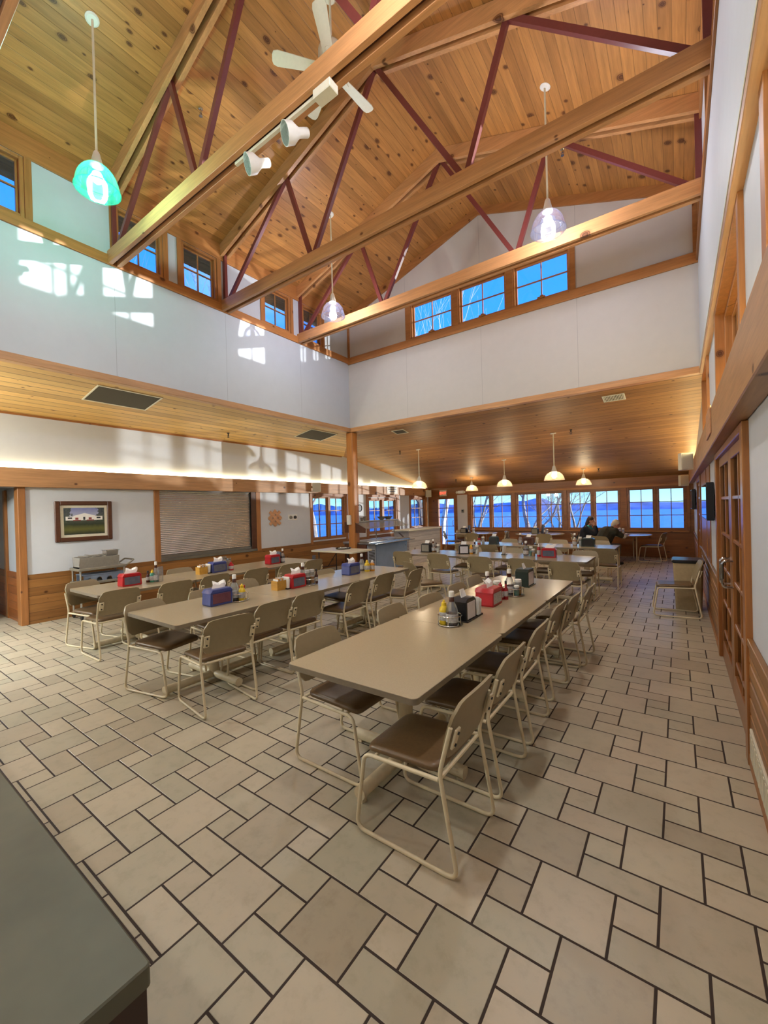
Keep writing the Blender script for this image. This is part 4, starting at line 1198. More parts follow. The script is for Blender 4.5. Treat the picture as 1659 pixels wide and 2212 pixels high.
for i, y in enumerate((9.20, 9.50)):
    t = thing('serving_bowl', ('wide dark bowl on the salad bar shelf, left of two', 'wide dark bowl on the salad bar shelf, right of two')[i], 'bowl', (-6.66, y, 1.375), 0, 'bowls on the salad bar shelf')
    MB().lathe([(.05, 0), (.13, .085), (.122, .085), (.045, .01), (.0001, .01)], 20).build('bowl_body', M_grey, t)
    MB().lathe([(.128, .08), (.136, .085), (.128, .09)], 20).build('bowl_rim', M_darkmetal, t)
t = thing('service_counter', 'plank-sided wooden counter right of the salad bar', 'counter', (-6.6, 11.2, 0))
MB().box(-.35, .18, -1.0, 1.0, 0, 1.0, .004).build('plank_body', wood('grey_pine_planks', S(190, 184, 178), 'Y', 'Z', .14, kscale=3, kmul=.7, groove=.06), t)
MB().box(-.40, .22, -1.03, 1.03, 1.0, 1.035, .006).build('counter_top', M_offwhite, t)
MB().box(.14, .21, .95, 1.02, 0, 1.06, .004).build('corner_post', M_beamZ, t)

# ------------------------------------------------------------------ UTILITY CART
t = thing('utility_cart', 'grey two-shelf utility cart under the framed painting', 'cart', (-8.02, 2.86, 0))
for z in (.30, .575, .80):
    MB().prism(rrect(-.20, .20, -.36, .36, .03, 4), z - .01, z + .03, 'Z', 0, .006).build('shelf', M_grey, t)
for sx in (-1, 1):
    for sy in (-1, 1):
        MB().tube([(sx * .17, sy * .32, .10), (sx * .17, sy * .32, .80)], .014, 8).build('upright', M_steel2, t)
        MB().lathe([(.0001, -.012), (.045, -.012), (.05, 0), (.045, .012), (.0001, .012)], 14, (sx * .17, sy * .32, .05), 0, Matrix.Rotation(PI / 2, 3, 'X')).tube([(sx * .17, sy * .32, .05), (sx * .17, sy * .32, .11)], .012).build('caster', M_black, t)
MB().tube(fillet([(-.18, .36, .82), (-.18, .48, .90), (.18, .48, .90), (.18, .36, .82)], .03), .014, 8).build('push_handle', M_grey, t)
t = thing('cutlery_bin', 'grey steel cutlery bin heaped with utensils on top of the cart', 'cutlery bin', (-8.02, 2.83, .83))
m = MB(); m.prism([(-.13, 0), (.13, 0), (.155, .17), (.14, .17), (.12, .02), (-.12, .02), (-.14, .17), (-.155, .17)], -.29, .29, 'Y').box(-.14, .14, -.29, -.28, 0, .17).box(-.14, .14, .28, .29, 0, .17)
m.build('bin_body', M_steel2, t)
m = MB()
for k in range(46):
    a = random.uniform(-.5, .5); x, y = random.uniform(-.10, .10), random.uniform(-.24, .20); z = .15 + random.uniform(0, .05)
    d_ = Vector((math.sin(a), math.cos(a), random.uniform(-.2, .25))) * .07
    c = Vector((x, y, z)); m.tube([c - d_, c + d_], .005, 5); m.ball(c + d_, .014, 6, 0, (1, 1.2, .4))
uo = m.build('utensil_heap', M_steel2, t); uo['kind'] = 'stuff'
t = thing('steel_pan', 'small steel insert pan at the right end of the cutlery bin', 'pan', (-8.02, 3.04, 1.00))
MB().prism([(-.07, 0), (.07, 0), (.10, .09), (.09, .09), (.06, .01), (-.06, .01), (-.09, .09), (-.10, .09)], -.09, .09, 'Y').build('pan_body', M_steel2, t)
MB().box(-.11, .11, -.10, -.085, .085, .093).box(-.11, .11, .085, .10, .085, .093).build('pan_rim', M_steel, t)
t = thing('cup_rack', 'blue-grey rack with round cut-outs on the lower cart shelf', 'rack', (-8.0, 2.88, .605))
m = MB()
prof = [(-.30, 0), (-.30, .11), (.30, .11), (.30, 0)]
for k in range(4):
    c = .225 - k * .15
    for j in range(7):
        a = PI * j / 6; prof.append((c + .045 * math.cos(a), .055 * math.sin(a) * 1.2))
m.prism(prof, .14, .155, 'X'); m.prism(prof, -.155, -.14, 'X')
m.build('rack_side', M_greyblue, t)
MB().box(-.16, .16, -.31, .31, .105, .118, .004).build('rack_rim', M_greyblue, t)

# ------------------------------------------------------------------ WASTE BIN
t = thing('waste_bin', 'tall beige waste bin with black liner by the right wall', 'bin', (.10, 7.95, 0))
m = MB(); V = []
for (z, k) in ((0, .86), (.72, 1.0)):
    V += [(x * k, y * k, z) for x, y in rrect(-.19, .19, -.22, .22, .04, 4)]
n = 20 if False else len(rrect(-.19, .19, -.22, .22, .04, 4))
m.add(V, [tuple(range(n - 1, -1, -1)), tuple(range(n, 2 * n))] + [(i, (i + 1) % n, n + (i + 1) % n, n + i) for i in range(n)])
m.build('bin_body', M_bin, t)
MB().prism(rrect(-.205, .205, -.235, .235, .045, 4), .715, .765, 'Z', 0, .012).build('bin_liner', M_binbag, t)

# ------------------------------------------------------------------ TABLE-TOP THINGS
ZT = .74; KT = 1.22
GI = 'condiments on the tables'
def napkin_holder(x, y, rz, lid, side, label, l=.21, d=.125, h=.135, nap=True):
    t = thing('napkin_holder', label, 'napkin holder', (x, y, ZT), math.radians(rz), 'plastic napkin holders'); t.scale = (KT, KT, KT)
    MB().prism([(-l / 2 + .008, 0), (l / 2 - .008, 0), (l / 2, .012), (l / 2 - .006, h - .03), (-l / 2 + .006, h - .03), (-l / 2, .012)], -d / 2, d / 2, 'Y', 0, .004).build('holder_body', lid, t)
    for s in (-1, 1): MB().box(-l / 2 + .022, l / 2 - .022, s * d / 2 - .003, s * d / 2 + .003, .018, h - .036, .002).build('side_panel', side, t)
    MB().prism([(-l / 2 - .002, h - .03), (l / 2 + .002, h - .03), (l / 2 - .02, h), (-l / 2 + .02, h)], -d / 2 - .003, d / 2 + .003, 'Y', 0, .005).build('holder_lid', lid, t)
    if nap:
        m = MB(); V = []
        for i in range(7):
            u = -.06 + .12 * i / 6
            for k, (yy, zz) in enumerate(((-.012, h - .004), (.004 * math.sin(i), h + .028 + .008 * math.sin(i * 1.7)), (.035 + .006 * math.cos(i * 2.0), h + .045 + .010 * math.cos(i * 1.3)))):
                V.append((u + .02 * k, yy, zz))
        F = []
        for i in range(6):
            for k in range(2): F.append((i * 3 + k, i * 3 + k + 1, (i + 1) * 3 + k + 1, (i + 1) * 3 + k))
        o2 = [(a, b + .002, c + .002) for a, b, c in V]; nn = len(V)
        m.add(V + o2, F + [tuple(reversed([j + nn for j in f])) for f in F]).build('napkin', M_paper, t)
    return t
def steel_dispenser(x, y, rz, body, face, label, l=.16, d=.11, h=.15):
    t = thing('napkin_dispenser', label, 'napkin dispenser', (x, y, ZT), math.radians(rz), 'metal napkin dispensers'); t.scale = (KT, KT, KT)
    MB().prism([(-l / 2, 0), (l / 2, 0), (l / 2, h * .86), (l / 2 - .03, h), (-l / 2 + .03, h), (-l / 2, h * .86)], -d / 2, d / 2, 'Y', 0, .004).build('dispenser_body', body, t)
    for s in (-1, 1): MB().box(-l / 2 + .015, l / 2 - .015, s * d / 2 - .001, s * d / 2 + .006, .012, h * .84, .003).build('face_plate', face, t)
    MB().box(-l / 2 - .01, l / 2 + .01, -d / 2 - .012, d / 2 + .012, 0, .008, .003).build('base_plate', body, t)
    MB().add([(-.04, -.004, h), (.04, -.004, h), (.05, .02, h + .045), (-.03, .012, h + .05), (-.04, .0, h), (.04, .0, h), (.05, .024, h + .045), (-.03, .016, h + .05)], [(0, 1, 2, 3), (7, 6, 5, 4), (0, 4, 5, 1), (1, 5, 6, 2), (2, 6, 7, 3), (3, 7, 4, 0)]).build('napkin', M_paper, t)
def syrup(x, y, label, liquid, fill=.55, h=.205, r=.036, z=ZT, lab=True):
    t = thing('syrup_bottle', label, 'bottle', (x, y, z), random.uniform(0, 6), 'glass condiment bottles'); t.scale = (KT, KT, KT)
    k = h / .205
    MB().lathe([(r * .92, 0), (r, .008), (r, .085 * k), (r * .8, .115 * k), (r * .42, .145 * k), (r * .38, .165 * k), (r * .38, .18 * k)], 18).build('bottle_glass', M_jar, t)
    MB().lathe([(.0001, .004), (r * .94, .006), (r * .94, .085 * k * fill * 1.4), (.0001, .085 * k * fill * 1.4)], 18).build('liquid', liquid, t)
    MB().lathe([(r * .40, .140 * k), (r * .44, .142 * k), (r * .42, .172 * k), (r * .40, .173 * k)], 14).build('neck_band', M_brown, t)
    MB().lathe([(.0001, .172 * k), (r * .46, .172 * k), (r * .46, .202 * k), (r * .38, .206 * k), (.0001, .206 * k)], 14).build('bottle_cap', M_white, t)
    if lab: MB().lathe([(r * 1.01, .02 * k), (r * 1.015, .021 * k), (r * 1.015, .07 * k), (r * 1.01, .071 * k)], 18).build('bottle_label', M_label, t)
def squeeze(x, y, label, col, cap, h=.145, r=.030, z=ZT):
    t = thing('squeeze_bottle', label, 'bottle', (x, y, z), random.uniform(0, 6), 'squeeze condiment bottles'); t.scale = (KT, KT, KT)
    MB().lathe([(.0001, 0), (r * .95, 0), (r, .01), (r, h * .55), (r * .92, h * .66), (r * .55, h * .76), (.0001, h * .76)], 16).build('bottle_body', col, t)
    MB().lathe([(.0001, h * .76), (r * .55, h * .76), (r * .5, h * .9), (r * .28, h * .93), (r * .2, h), (.0001, h)], 14).build('bottle_cap', cap, t)
    MB().lathe([(r * 1.0, h * .15), (r * 1.02, h * .16), (r * 1.02, h * .5), (r * 1.0, h * .51)], 16).build('bottle_label', M_label, t)
def hotsauce(x, y, label, col=None, h=.15, r=.018, z=ZT):
    t = thing('sauce_bottle', label, 'bottle', (x, y, z), 0, 'slim sauce bottles'); t.scale = (KT, KT, KT)
    MB().lathe([(.0001, 0), (r, 0), (r, h * .55), (r * .45, h * .68), (r * .4, h * .86), (.0001, h * .86)], 14).build('bottle_body', col or M_ketchup, t)
    MB().lathe([(.0001, h * .84), (r * .5, h * .84), (r * .5, h), (.0001, h)], 12).build('bottle_cap', M_black, t)
    MB().lathe([(r * 1.0, h * .18), (r * 1.03, h * .19), (r * 1.03, h * .45), (r * 1.0, h * .46)], 14).build('bottle_label', M_label, t)
def jar(x, y, label, fill, h=.10, r=.030, cap=None, z=ZT):
    t = thing('condiment_jar', label, 'jar', (x, y, z), 0, 'small condiment jars'); t.scale = (KT, KT, KT)
    MB().lathe([(r * .85, 0), (r * .95, .01), (r, h * .8), (r * .9, h * .84)], 16).build('jar_glass', M_jar, t)
    if fill is not None: MB().lathe([(.0001, .003), (r * .86, .004), (r * .9, h * .5), (.0001, h * .5)], 16).build('jar_contents', fill, t)
    MB().lathe([(.0001, h * .82), (r * .98, h * .82), (r * .98, h * .97), (r * .85, h), (.0001, h)], 16).build('jar_lid', cap or M_white, t)
def rack(x, y, label, r=.075, h=.085):
    t = thing('wire_caddy', label, 'caddy', (x, y, ZT), 0, 'round wire caddies'); t.scale = (KT, KT, KT)
    ring = lambda rr, z: [(rr * math.cos(2 * PI * k / 28), rr * math.sin(2 * PI * k / 28), z) for k in range(28)]
    MB().tube(ring(r, .006), .004, 6, True).lathe([(.0001, .002), (r, .002), (r, .005), (.0001, .005)], 28).build('caddy_base', M_wire, t)
    m = MB().tube(ring(r, h * .75), .0035, 6, True)
    for k in range(5):
        a = 2 * PI * k / 5; m.tube([(r * math.cos(a), r * math.sin(a), .006), (r * math.cos(a), r * math.sin(a), h * .75)], .003, 6)
    m.build('caddy_rail', M_wire, t)
def packet_box(x, y, rz, label):
    t = thing('packet_box', label, 'box', (x, y, ZT), math.radians(rz), 'wooden packet boxes'); t.scale = (KT, KT, KT)
    m = MB(); a, b = .055, .045
    m.box(-a, a, -b, b, 0, .006); m.box(-a, -a + .007, -b, b, .006, .09); m.box(a - .007, a, -b, b, .006, .09); m.box(-a + .007, a - .007, -b, -b + .007, .006, .09); m.box(-a + .007, a - .007, b - .007, b, .006, .09)
    m.build('box_body', M_boxwood, t)
    for k in range(7):
        u = -a + .016 + k * .013
        MB().box(u, u + .007, -b + .01, b - .01, .01, .105 + .006 * (k % 3), .001).build('packet', (M_paper, M_amber, M_label)[k % 3], t)
def cards(x, y, rz, label, n=4, h=.13, col=None):
    t = thing('menu_cards', label, 'menu cards', (x, y, ZT), math.radians(rz), 'standing menu cards'); t.scale = (KT, KT, KT)
    for k in range(n):
        MB().box(k * .012, k * .012 + .003, -.05, .05, 0, h - .004 * k, .0008).xform(Matrix.Rotation(.12, 4, 'Y')).build('card', col or M_paper, t)
    MB().box(-.01, n * .012 + .02, -.052, .052, 0, .012, .002).build('card_stand', M_black, t)

# front row
A = ' on the front table row'
rack(-1.48, 2.925, 'wire caddy of syrup and mustard nearest the camera')
squeeze(-1.525, 2.915, 'yellow mustard bottle in the caddy nearest the camera', M_yellow, M_yellow, .15, .031, ZT + .006)
syrup(-1.452, 2.905, 'syrup bottle with dark label in the caddy nearest the camera', M_brown, .62, .215, .039, ZT + .006)
steel_dispenser(-1.455, 3.13, 90, M_black, M_plate, 'black napkin dispenser with pale face plate behind the nearest caddy')
cards(-1.44, 3.245, 90, 'bundle of white menu cards between two napkin holders on the front row', 5, .135)
napkin_holder(-1.47, 3.72, 90, M_red, M_label, 'red napkin holder' + A + ' with a pale side panel', .2, .14)
syrup(-1.60, 4.02, 'dark ketchup-filled bottle behind the red napkin holder' + A, M_ketchup, .7, .21, .036)
jar(-1.55, 4.16, 'clear shaker jar behind the red napkin holder' + A, None, .12, .034)
squeeze(-1.50, 3.90, 'yellow-capped squeeze bottle beside the red napkin holder' + A, M_amber, M_yellow, .13, .026)
squeeze(-1.45, 3.97, 'red ketchup squeeze bottle right behind the red holder' + A, M_ketchup, M_red, .135, .03)
hotsauce(-1.40, 3.99, 'slim hot sauce bottle right of the ketchup' + A)
rack(-1.40, 4.22, 'wire caddy in the middle of the front table row', .085)
syrup(-1.435, 4.20, 'brown syrup bottle in the middle caddy' + A, M_brown, .7, .215, .04, ZT + .006)
jar(-1.36, 4.24, 'white-lidded jar in the middle caddy' + A, M_amber, .13, .03, M_white, ZT + .006)
jar(-1.355, 4.18, 'short shaker in front of the white-lidded jar' + A, M_green, .085, .022, M_white, ZT + .006)
steel_dispenser(-1.46, 4.80, 90, M_dgreen, M_plate, 'dark green napkin dispenser near the far end' + A, .19, .12, .16)
# middle row
B = ' on the middle table row'
napkin_holder(-3.845, 2.42, 90, M_blue, M_maroon, 'blue napkin holder with maroon panel nearest the camera' + B)
rack(-3.80, 2.635, 'wire caddy beside the nearest blue napkin holder' + B, .08)
syrup(-3.835, 2.61, 'tall syrup bottle beside the nearest blue napkin holder', M_brown, .35, .22, .037, ZT + .006)
jar(-3.80, 2.68, 'jar of creamers in the caddy beside the blue napkin holder', M_paper, .12, .026, M_red, ZT + .006)
squeeze(-3.755, 2.645, 'yellow mustard bottle in the caddy' + B, M_yellow, M_yellow, .14, .029, ZT + .006)
packet_box(-3.88, 3.24, 90, 'honey wooden box of sugar packets' + B)
cards(-3.85, 3.305, 90, 'white menu cards between wooden box and red holder' + B, 4, .12)
napkin_holder(-3.83, 3.45, 90, M_red, M_slate, 'red napkin holder with slate panel' + B, .19)
rack(-3.80, 3.66, 'wire caddy right of the red napkin holder' + B, .085)
syrup(-3.86, 3.61, 'tall clear syrup bottle right of the red napkin holder' + B, M_brown, .25, .22, .036, ZT + .006)
jar(-3.80, 3.63, 'left of two tall glass jars in a caddy' + B, M_brown, .15, .027, M_label, ZT + .006)
jar(-3.785, 3.695, 'right of two tall glass jars in a caddy' + B, M_amber, .15, .027, M_label, ZT + .006)
hotsauce(-3.77, 3.755, 'slim dark sauce bottle right of the glass jars' + B, M_brown)
napkin_holder(-3.85, 4.53, 90, M_blue, M_slate, 'blue napkin holder at the far end of the middle row', .2)
syrup(-3.92, 4.87, 'brown syrup bottle at the far end of the middle row', M_brown, .5, .21, .034)
squeeze(-3.81, 4.86, 'yellow bottle with dark emblem at the far end of the middle row', M_yellow, M_yellow, .14, .034)
squeeze(-3.77, 4.935, 'orange bottle at the far end of the middle row', M_amber, M_white, .135, .03)
# left row
C_ = ' on the row beside the left wall'
napkin_holder(-5.96, 2.48, 90, M_red, M_slate, 'red napkin holder nearest the camera' + C_, .2)
hotsauce(-6.0, 2.73, 'small brown sauce bottle' + C_, M_brown, .13, .02)
squeeze(-5.95, 2.765, 'green bottle with yellow top' + C_, M_green, M_yellow, .14, .028)
syrup(-5.92, 2.80, 'tall clear bottle with white cap' + C_, M_green, .5, .23, .03)
jar(-5.88, 2.84, 'tall clear drinking glass' + C_, None, .17, .030, M_jar)
packet_box(-6.0, 3.52, 90, 'honey wooden packet box' + C_)
cards(-5.99, 3.60, 90, 'single white table card' + C_, 2, .12)
napkin_holder(-5.98, 3.77, 90, M_blue, M_slate, 'blue napkin holder' + C_, .21)
jar(-6.05, 3.94, 'tall sugar jar with metal lid' + C_, M_paper, .18, .035, M_chrome)
jar(-5.99, 3.99, 'clear shaker jar behind the red bottle' + C_, None, .16, .03, M_chrome)
squeeze(-5.95, 4.0, 'red squeeze bottle right of the blue holder' + C_, M_red, M_red, .11, .034)
napkin_holder(-5.93, 4.83, 90, M_red, M_slate, 'red napkin holder at the far end' + C_, .19)
cards(-5.96, 4.95, 90, 'blue and white leaflet stand at the far end' + C_, 3, .17, M_greyblue)
syrup(-5.88, 5.02, 'brown bottle with white cap at the far end' + C_, M_brown, .8, .21, .03)
hotsauce(-5.93, 4.99, 'dark slim bottle beside the leaflet stand' + C_, M_brown, .14, .02)
# crosswise rows
D_ = ' on the first crosswise row'
steel_dispenser(-4.33, 7.58, 0, M_darkmetal, M_grey, 'grey napkin dispenser at the left end' + D_, .17, .12, .15)
syrup(-4.20, 7.62, 'syrup bottle right of the left dispenser' + D_, M_amber, .6, .22, .034)
hotsauce(-4.12, 7.60, 'dark sauce bottle right of the left dispenser' + D_, M_brown, .16)
jar(-4.05, 7.55, 'white shaker right of the left dispenser' + D_, M_paper, .14, .028)
steel_dispenser(-3.48, 7.55, 30, M_black, M_plate, 'black dispenser with pale face plate left of centre' + D_, .16, .13, .15)
squeeze(-3.33, 7.57, 'yellow bottle right of the pale-faced dispenser' + D_, M_amber, M_yellow, .15, .03)
syrup(-3.30, 7.68, 'syrup bottle behind the yellow bottle' + D_, M_brown, .5, .22, .033)
jar(-3.22, 7.60, 'white-lidded shaker right of the yellow bottle' + D_, M_paper, .14, .028)
cards(-2.73, 7.66, 0, 'white card holder standing alone in the middle' + D_, 3, .14)
syrup(-2.30, 7.68, 'brown syrup bottle right of the card holder' + D_, M_brown, .8, .22, .04)
jar(-2.21, 7.68, 'white-lidded jar behind the short yellow jar' + D_, M_green, .14, .026)
jar(-2.15, 7.62, 'short jar with yellow contents' + D_, M_amber, .11, .026)
squeeze(-2.05, 7.60, 'tall red ketchup bottle left of the red holder' + D_, M_ketchup, M_white, .19, .026)
napkin_holder(-1.87, 7.58, 5, M_red, M_slate, 'red napkin holder at the right end' + D_, .2)
E_ = ' on the last crosswise row'
squeeze(-4.0, 9.58, 'dark red squeeze bottle at the left' + E_, M_ketchup, M_black, .17, .035)
jar(-3.93, 9.66, 'white-lidded jar beside the dark red bottle' + E_, M_paper, .15, .03)
steel_dispenser(-3.66, 9.68, 0, M_dgreen, M_darkmetal, 'dark dispenser left of centre' + E_, .17, .12, .16)
syrup(-3.08, 9.86, 'syrup bottle left of the brown dispenser' + E_, M_amber, .6, .22, .036)
steel_dispenser(-2.88, 9.84, 0, M_darkwood, M_brown, 'brown napkin dispenser in the middle' + E_, .19, .12, .15)
cards(-2.74, 9.92, 0, 'white cards beside the brown dispenser' + E_, 3, .14)
syrup(-1.88, 9.86, 'amber syrup bottle at the right' + E_, M_amber, .8, .23, .04)
jar(-1.78, 9.92, 'white shaker between bottle and dispenser at the right' + E_, M_paper, .16, .03)
steel_dispenser(-1.60, 9.80, 0, M_dgreen, M_darkmetal, 'dark napkin dispenser at the right end' + E_, .21, .12, .15)
# round tables
steel_dispenser(-6.27, 13.68, 0, M_black, M_grey, 'black dispenser on the leftmost round table', .17, .12, .15)
cards(-6.16, 13.78, 0, 'white leaflets behind the dispenser on the leftmost round table', 4, .22, M_greyblue)
hotsauce(-6.10, 13.70, 'dark slim bottle on the leftmost round table', M_brown, .16, .022)
jar(-5.92, 13.70, 'plain white jar on the leftmost round table', M_paper, .13, .035)
steel_dispenser(-3.80, 13.72, 0, M_dgreen, M_grey, 'dark dispenser on the middle round table', .17, .12, .15)
cards(-3.62, 13.80, 0, 'pale leaflets standing on the middle round table', 4, .25, M_greyblue)
hotsauce(-3.50, 13.70, 'dark slim bottle on the middle round table', M_brown, .22, .02)
jar(-3.44, 13.76, 'white jar on the middle round table', M_paper, .12, .03)
jar(-1.40, 13.66, 'white-lidded jar on the table where people sit', M_brown, .17, .03)
jar(-1.32, 13.74, 'white shaker on the table where people sit', M_paper, .15, .028)

# black bag on the chair between the round tables
t = thing('shoulder_bag', 'black bag resting on the chair between two round tables', 'bag', (-2.52, 13.85, .60))
MB().ball((0, 0, 0), .12, 14, 0, (.7, .85, 1)).build('bag_body', M_fabric_black, t)
MB().tube([(0, -.05, .11), (0, -.03, .19), (0, .03, .19), (0, .05, .11)], .01, 6).build('bag_strap', M_fabric_black, t)

# ------------------------------------------------------------------ PEOPLE
def merged(name, mb, mat, parent, voxel=.013, smooth=3):
    o = mb.build(name, mat, parent)
    r = o.modifiers.new('r', 'REMESH'); r.mode = 'VOXEL'; r.voxel_size = voxel; r.use_smooth_shade = True
    s = o.modifiers.new('s', 'SMOOTH'); s.iterations = smooth; s.factor = .5
    bpy.context.view_layer.update()
    me = bpy.data.meshes.new_from_object(o.evaluated_get(bpy.context.evaluated_depsgraph_get()))
    me.name = name
    o.modifiers.clear(); o.data = me
    me.polygons.foreach_set('use_smooth', [True] * len(me.polygons))
    return o
def hand(mb, w, d, side, curl, up):
    """palm + four fingers + thumb; w wrist, d hand direction, side = thumb side direction"""
    d = Vector(d).normalized(); side = (Vector(side) - d * Vector(side).dot(d)).normalized(); nrm = d.cross(side) * up
    w = Vector(w)
    mb.capsule(w, w + d * .07, .024, .027, 10); mb.capsule(w + side * .018, w + d * .075 + side * .026, .018, .014, 8); mb.capsule(w - side * .018, w + d * .07 - side * .026, .018, .014, 8)
    for k, (o_, L_) in enumerate(((.028, .070), (.010, .078), (-.009, .073), (-.027, .058))):
        a = w + d * .078 + side * o_
        b = a + d * L_ * .5 + nrm * curl * .3 * L_; c = b + d * L_ * .38 * (1 - curl) + nrm * curl * .7 * L_
        mb.capsule(a, b, .0095, .0088, 8); mb.capsule(b, c, .0088, .0072, 8)
    a = w + d * .025 + side * .028; b = a + side * .03 + d * .03; mb.capsule(a, b, .012, .0105, 8); mb.capsule(b, b + d * .03 + side * .004, .0105, .008, 8)
def head(mb, c, look, sc=1.0):
    look = Vector(look).normalized(); lat = Vector((0, 0, 1)).cross(look).normalized(); up = look.cross(lat)
    c = Vector(c)
    P = lambda f, l, u: c + look * f * sc + lat * l * sc + up * u * sc
    mb.ball(P(-.01, 0, .035), .088 * sc, 16, 0, (1, 1, 1.08)); mb.capsule(P(.035, 0, -.03), P(.05, 0, -.085), .06 * sc, .033 * sc)
    mb.capsule(P(.085, 0, .012), P(.108, 0, -.025), .009, .014, 8)        # nose
    mb.capsule(P(.083, -.02, -.058), P(.083, .02, -.058), .007, .007, 8)    # lips
    for s in (-1, 1):
        mb.capsule(P(.076, s * .02, .035), P(.072, s * .045, .035), .010, .009, 8)   # brow
        mb.capsule(P(-.005, s * .083, .02), P(-.01, s * .086, -.02), .016, .011, 8)  # ear
    return P
def person_navy():
    t = thing('person', 'person in a navy coat, seated at the round table with hands raised to the face', 'person', (-2.20, 13.12, 0), 0, 'people at the rightmost round table')
    b = MB()
    hip, ch, nk = Vector((-.04, 0, .50)), Vector((.0, 0, .86)), Vector((.07, 0, 1.02))
    b.capsule(hip, ch, .13, .125); b.capsule(ch, nk, .12, .05); b.capsule(nk, nk + Vector((.04, 0, .07)), .05, .05)
    P = head(b, nk + Vector((.075, 0, .135)), (.92, -.15, -.28))
    wr = []
    for s in (-1, 1):
        sh = Vector((.03, s * .17, .95)); el = Vector((.26, s * .19, .80)); w = Vector((.24, s * .07, 1.02))
        b.capsule(ch + Vector((0, s * .08, .06)), sh, .07, .06); b.capsule(sh, el, .052, .043); b.capsule(el, w, .04, .028)
        hand(b, w, (-.02, -s * .12, .6), (-.6, 0, .1), .45, s)
        kn = Vector((.40, s * .12, .50)); an = Vector((.38, s * .12, .09))
        b.capsule(hip + Vector((0, s * .09, 0)), kn, .085, .06); b.capsule(kn, an, .055, .04); b.capsule(an + Vector((0, 0, -.04)), an + Vector((.15, 0, -.05)), .038, .03)
    merged('body', b, M_skin, t)
    c = MB()
    c.capsule(hip + Vector((0, 0, -.04)), ch, .165, .155); c.capsule(ch, Vector((.03, 0, 1.0)), .155, .08)
    for s in (-1, 1):
        sh = Vector((.03, s * .17, .95)); el = Vector((.26, s * .19, .80)); w = Vector((.243, s * .078, 1.0))
        c.capsule(ch + Vector((0, s * .08, .05)), sh, .10, .085); c.capsule(sh, el, .078, .066); c.capsule(el, w, .064, .045)
    merged('coat', c, M_navy, t)
    k = MB(); k.capsule((.08, -.09, 1.0), (.10, .09, 1.0), .05, .05); k.capsule((.10, -.05, .98), (.17, .03, .93), .04, .03); merged('scarf', k, M_teal, t)
    l = MB()
    for s in (-1, 1):
        kn = Vector((.40, s * .12, .50)); an = Vector((.38, s * .12, .12))
        l.capsule(hip + Vector((0, s * .09, -.01)), kn, .10, .073); l.capsule(kn, an, .07, .058)
    merged('trousers', l, M_denim, t)
    h = MB(); h.ball(P(-.028, 0, .05), .098, 16, 0, (1, 1, 1.05)); h.capsule(P(-.05, 0, .02), P(-.075, 0, -.09), .085, .07)
    merged('hair', h, M_hairb, t)
    f = MB()
    for s in (-1, 1): f.capsule(Vector((.38, s * .12, .045)), Vector((.53, s * .12, .04)), .05, .04)
    merged('shoes', f, M_black, t)
def person_olive():
    t = thing('person', 'person in an olive jacket with white hair, hunched over the round table', 'person', (-1.70, 12.46, 0), math.radians(48), 'people at the rightmost round table')
    b = MB()
    hip, ch, nk = Vector((-.06, 0, .50)), Vector((.16, 0, .84)), Vector((.32, 0, .97))
    b.capsule(hip, ch, .14, .13); b.capsule(ch, nk, .125, .055); b.capsule(nk, nk + Vector((.06, -.01, .03)), .05, .05)
    P = head(b, nk + Vector((.11, -.02, .095)), (.80, -.25, -.5))
    for s in (-1, 1):
        sh = Vector((.24, s * .19, .90)); el = Vector((.46, s * .27, .76)); w = Vector((.68, s * .12, .80))
        b.capsule(ch + Vector((.03, s * .09, .04)), sh, .075, .06); b.capsule(sh, el, .054, .044); b.capsule(el, w, .04, .028)
        hand(b, w, (.5, -s * .25, .02), (0, -s, .5), .4, -1)
        kn = Vector((.38, s * .15, .50)); an = Vector((.34, s * .15, .09))
        b.capsule(hip + Vector((0, s * .09, 0)), kn, .09, .062); b.capsule(kn, an, .056, .04); b.capsule(an + Vector((0, 0, -.04)), an + Vector((.15, 0, -.05)), .038, .03)
    merged('body', b, M_skin, t)
    c = MB()
    c.capsule(hip + Vector((0, 0, -.03)), ch, .20, .205); c.capsule(ch, Vector((.29, 0, .94)), .20, .10)
    for s in (-1, 1):
        sh = Vector((.24, s * .19, .90))
        c.capsule(ch + Vector((.02, s * .09, .03)), sh, .14, .11); c.capsule(sh, Vector((.40, s * .25, .79)), .082, .072)
    merged('jacket', c, M_olive, t)
    sl = MB()
    for s in (-1, 1): sl.capsule(Vector((.36, s * .24, .81)), Vector((.46, s * .27, .765)), .066, .058); sl.capsule(Vector((.46, s * .27, .765)), Vector((.665, s * .13, .80)), .056, .042)
    merged('shirt_sleeves', sl, M_shirt, t)
    l = MB()
    for s in (-1, 1):
        kn = Vector((.38, s * .15, .50)); an = Vector((.34, s * .15, .12))
        l.capsule(hip + Vector((0, s * .09, -.01)), kn, .105, .076); l.capsule(kn, an, .072, .058)
    merged('trousers', l, M_denim, t)
    h = MB(); h.ball(P(-.030, 0, .052), .096, 16, 0, (1, 1, 1.03)); h.capsule(P(-.06, 0, .01), P(-.07, 0, -.04), .07, .055)
    merged('hair', h, M_hairw, t)
    f = MB()
    for s in (-1, 1): f.capsule(Vector((.34, s * .15, .045)), Vector((.49, s * .15, .04)), .05, .04)
    merged('shoes', f, M_black, t)
person_navy(); person_olive()

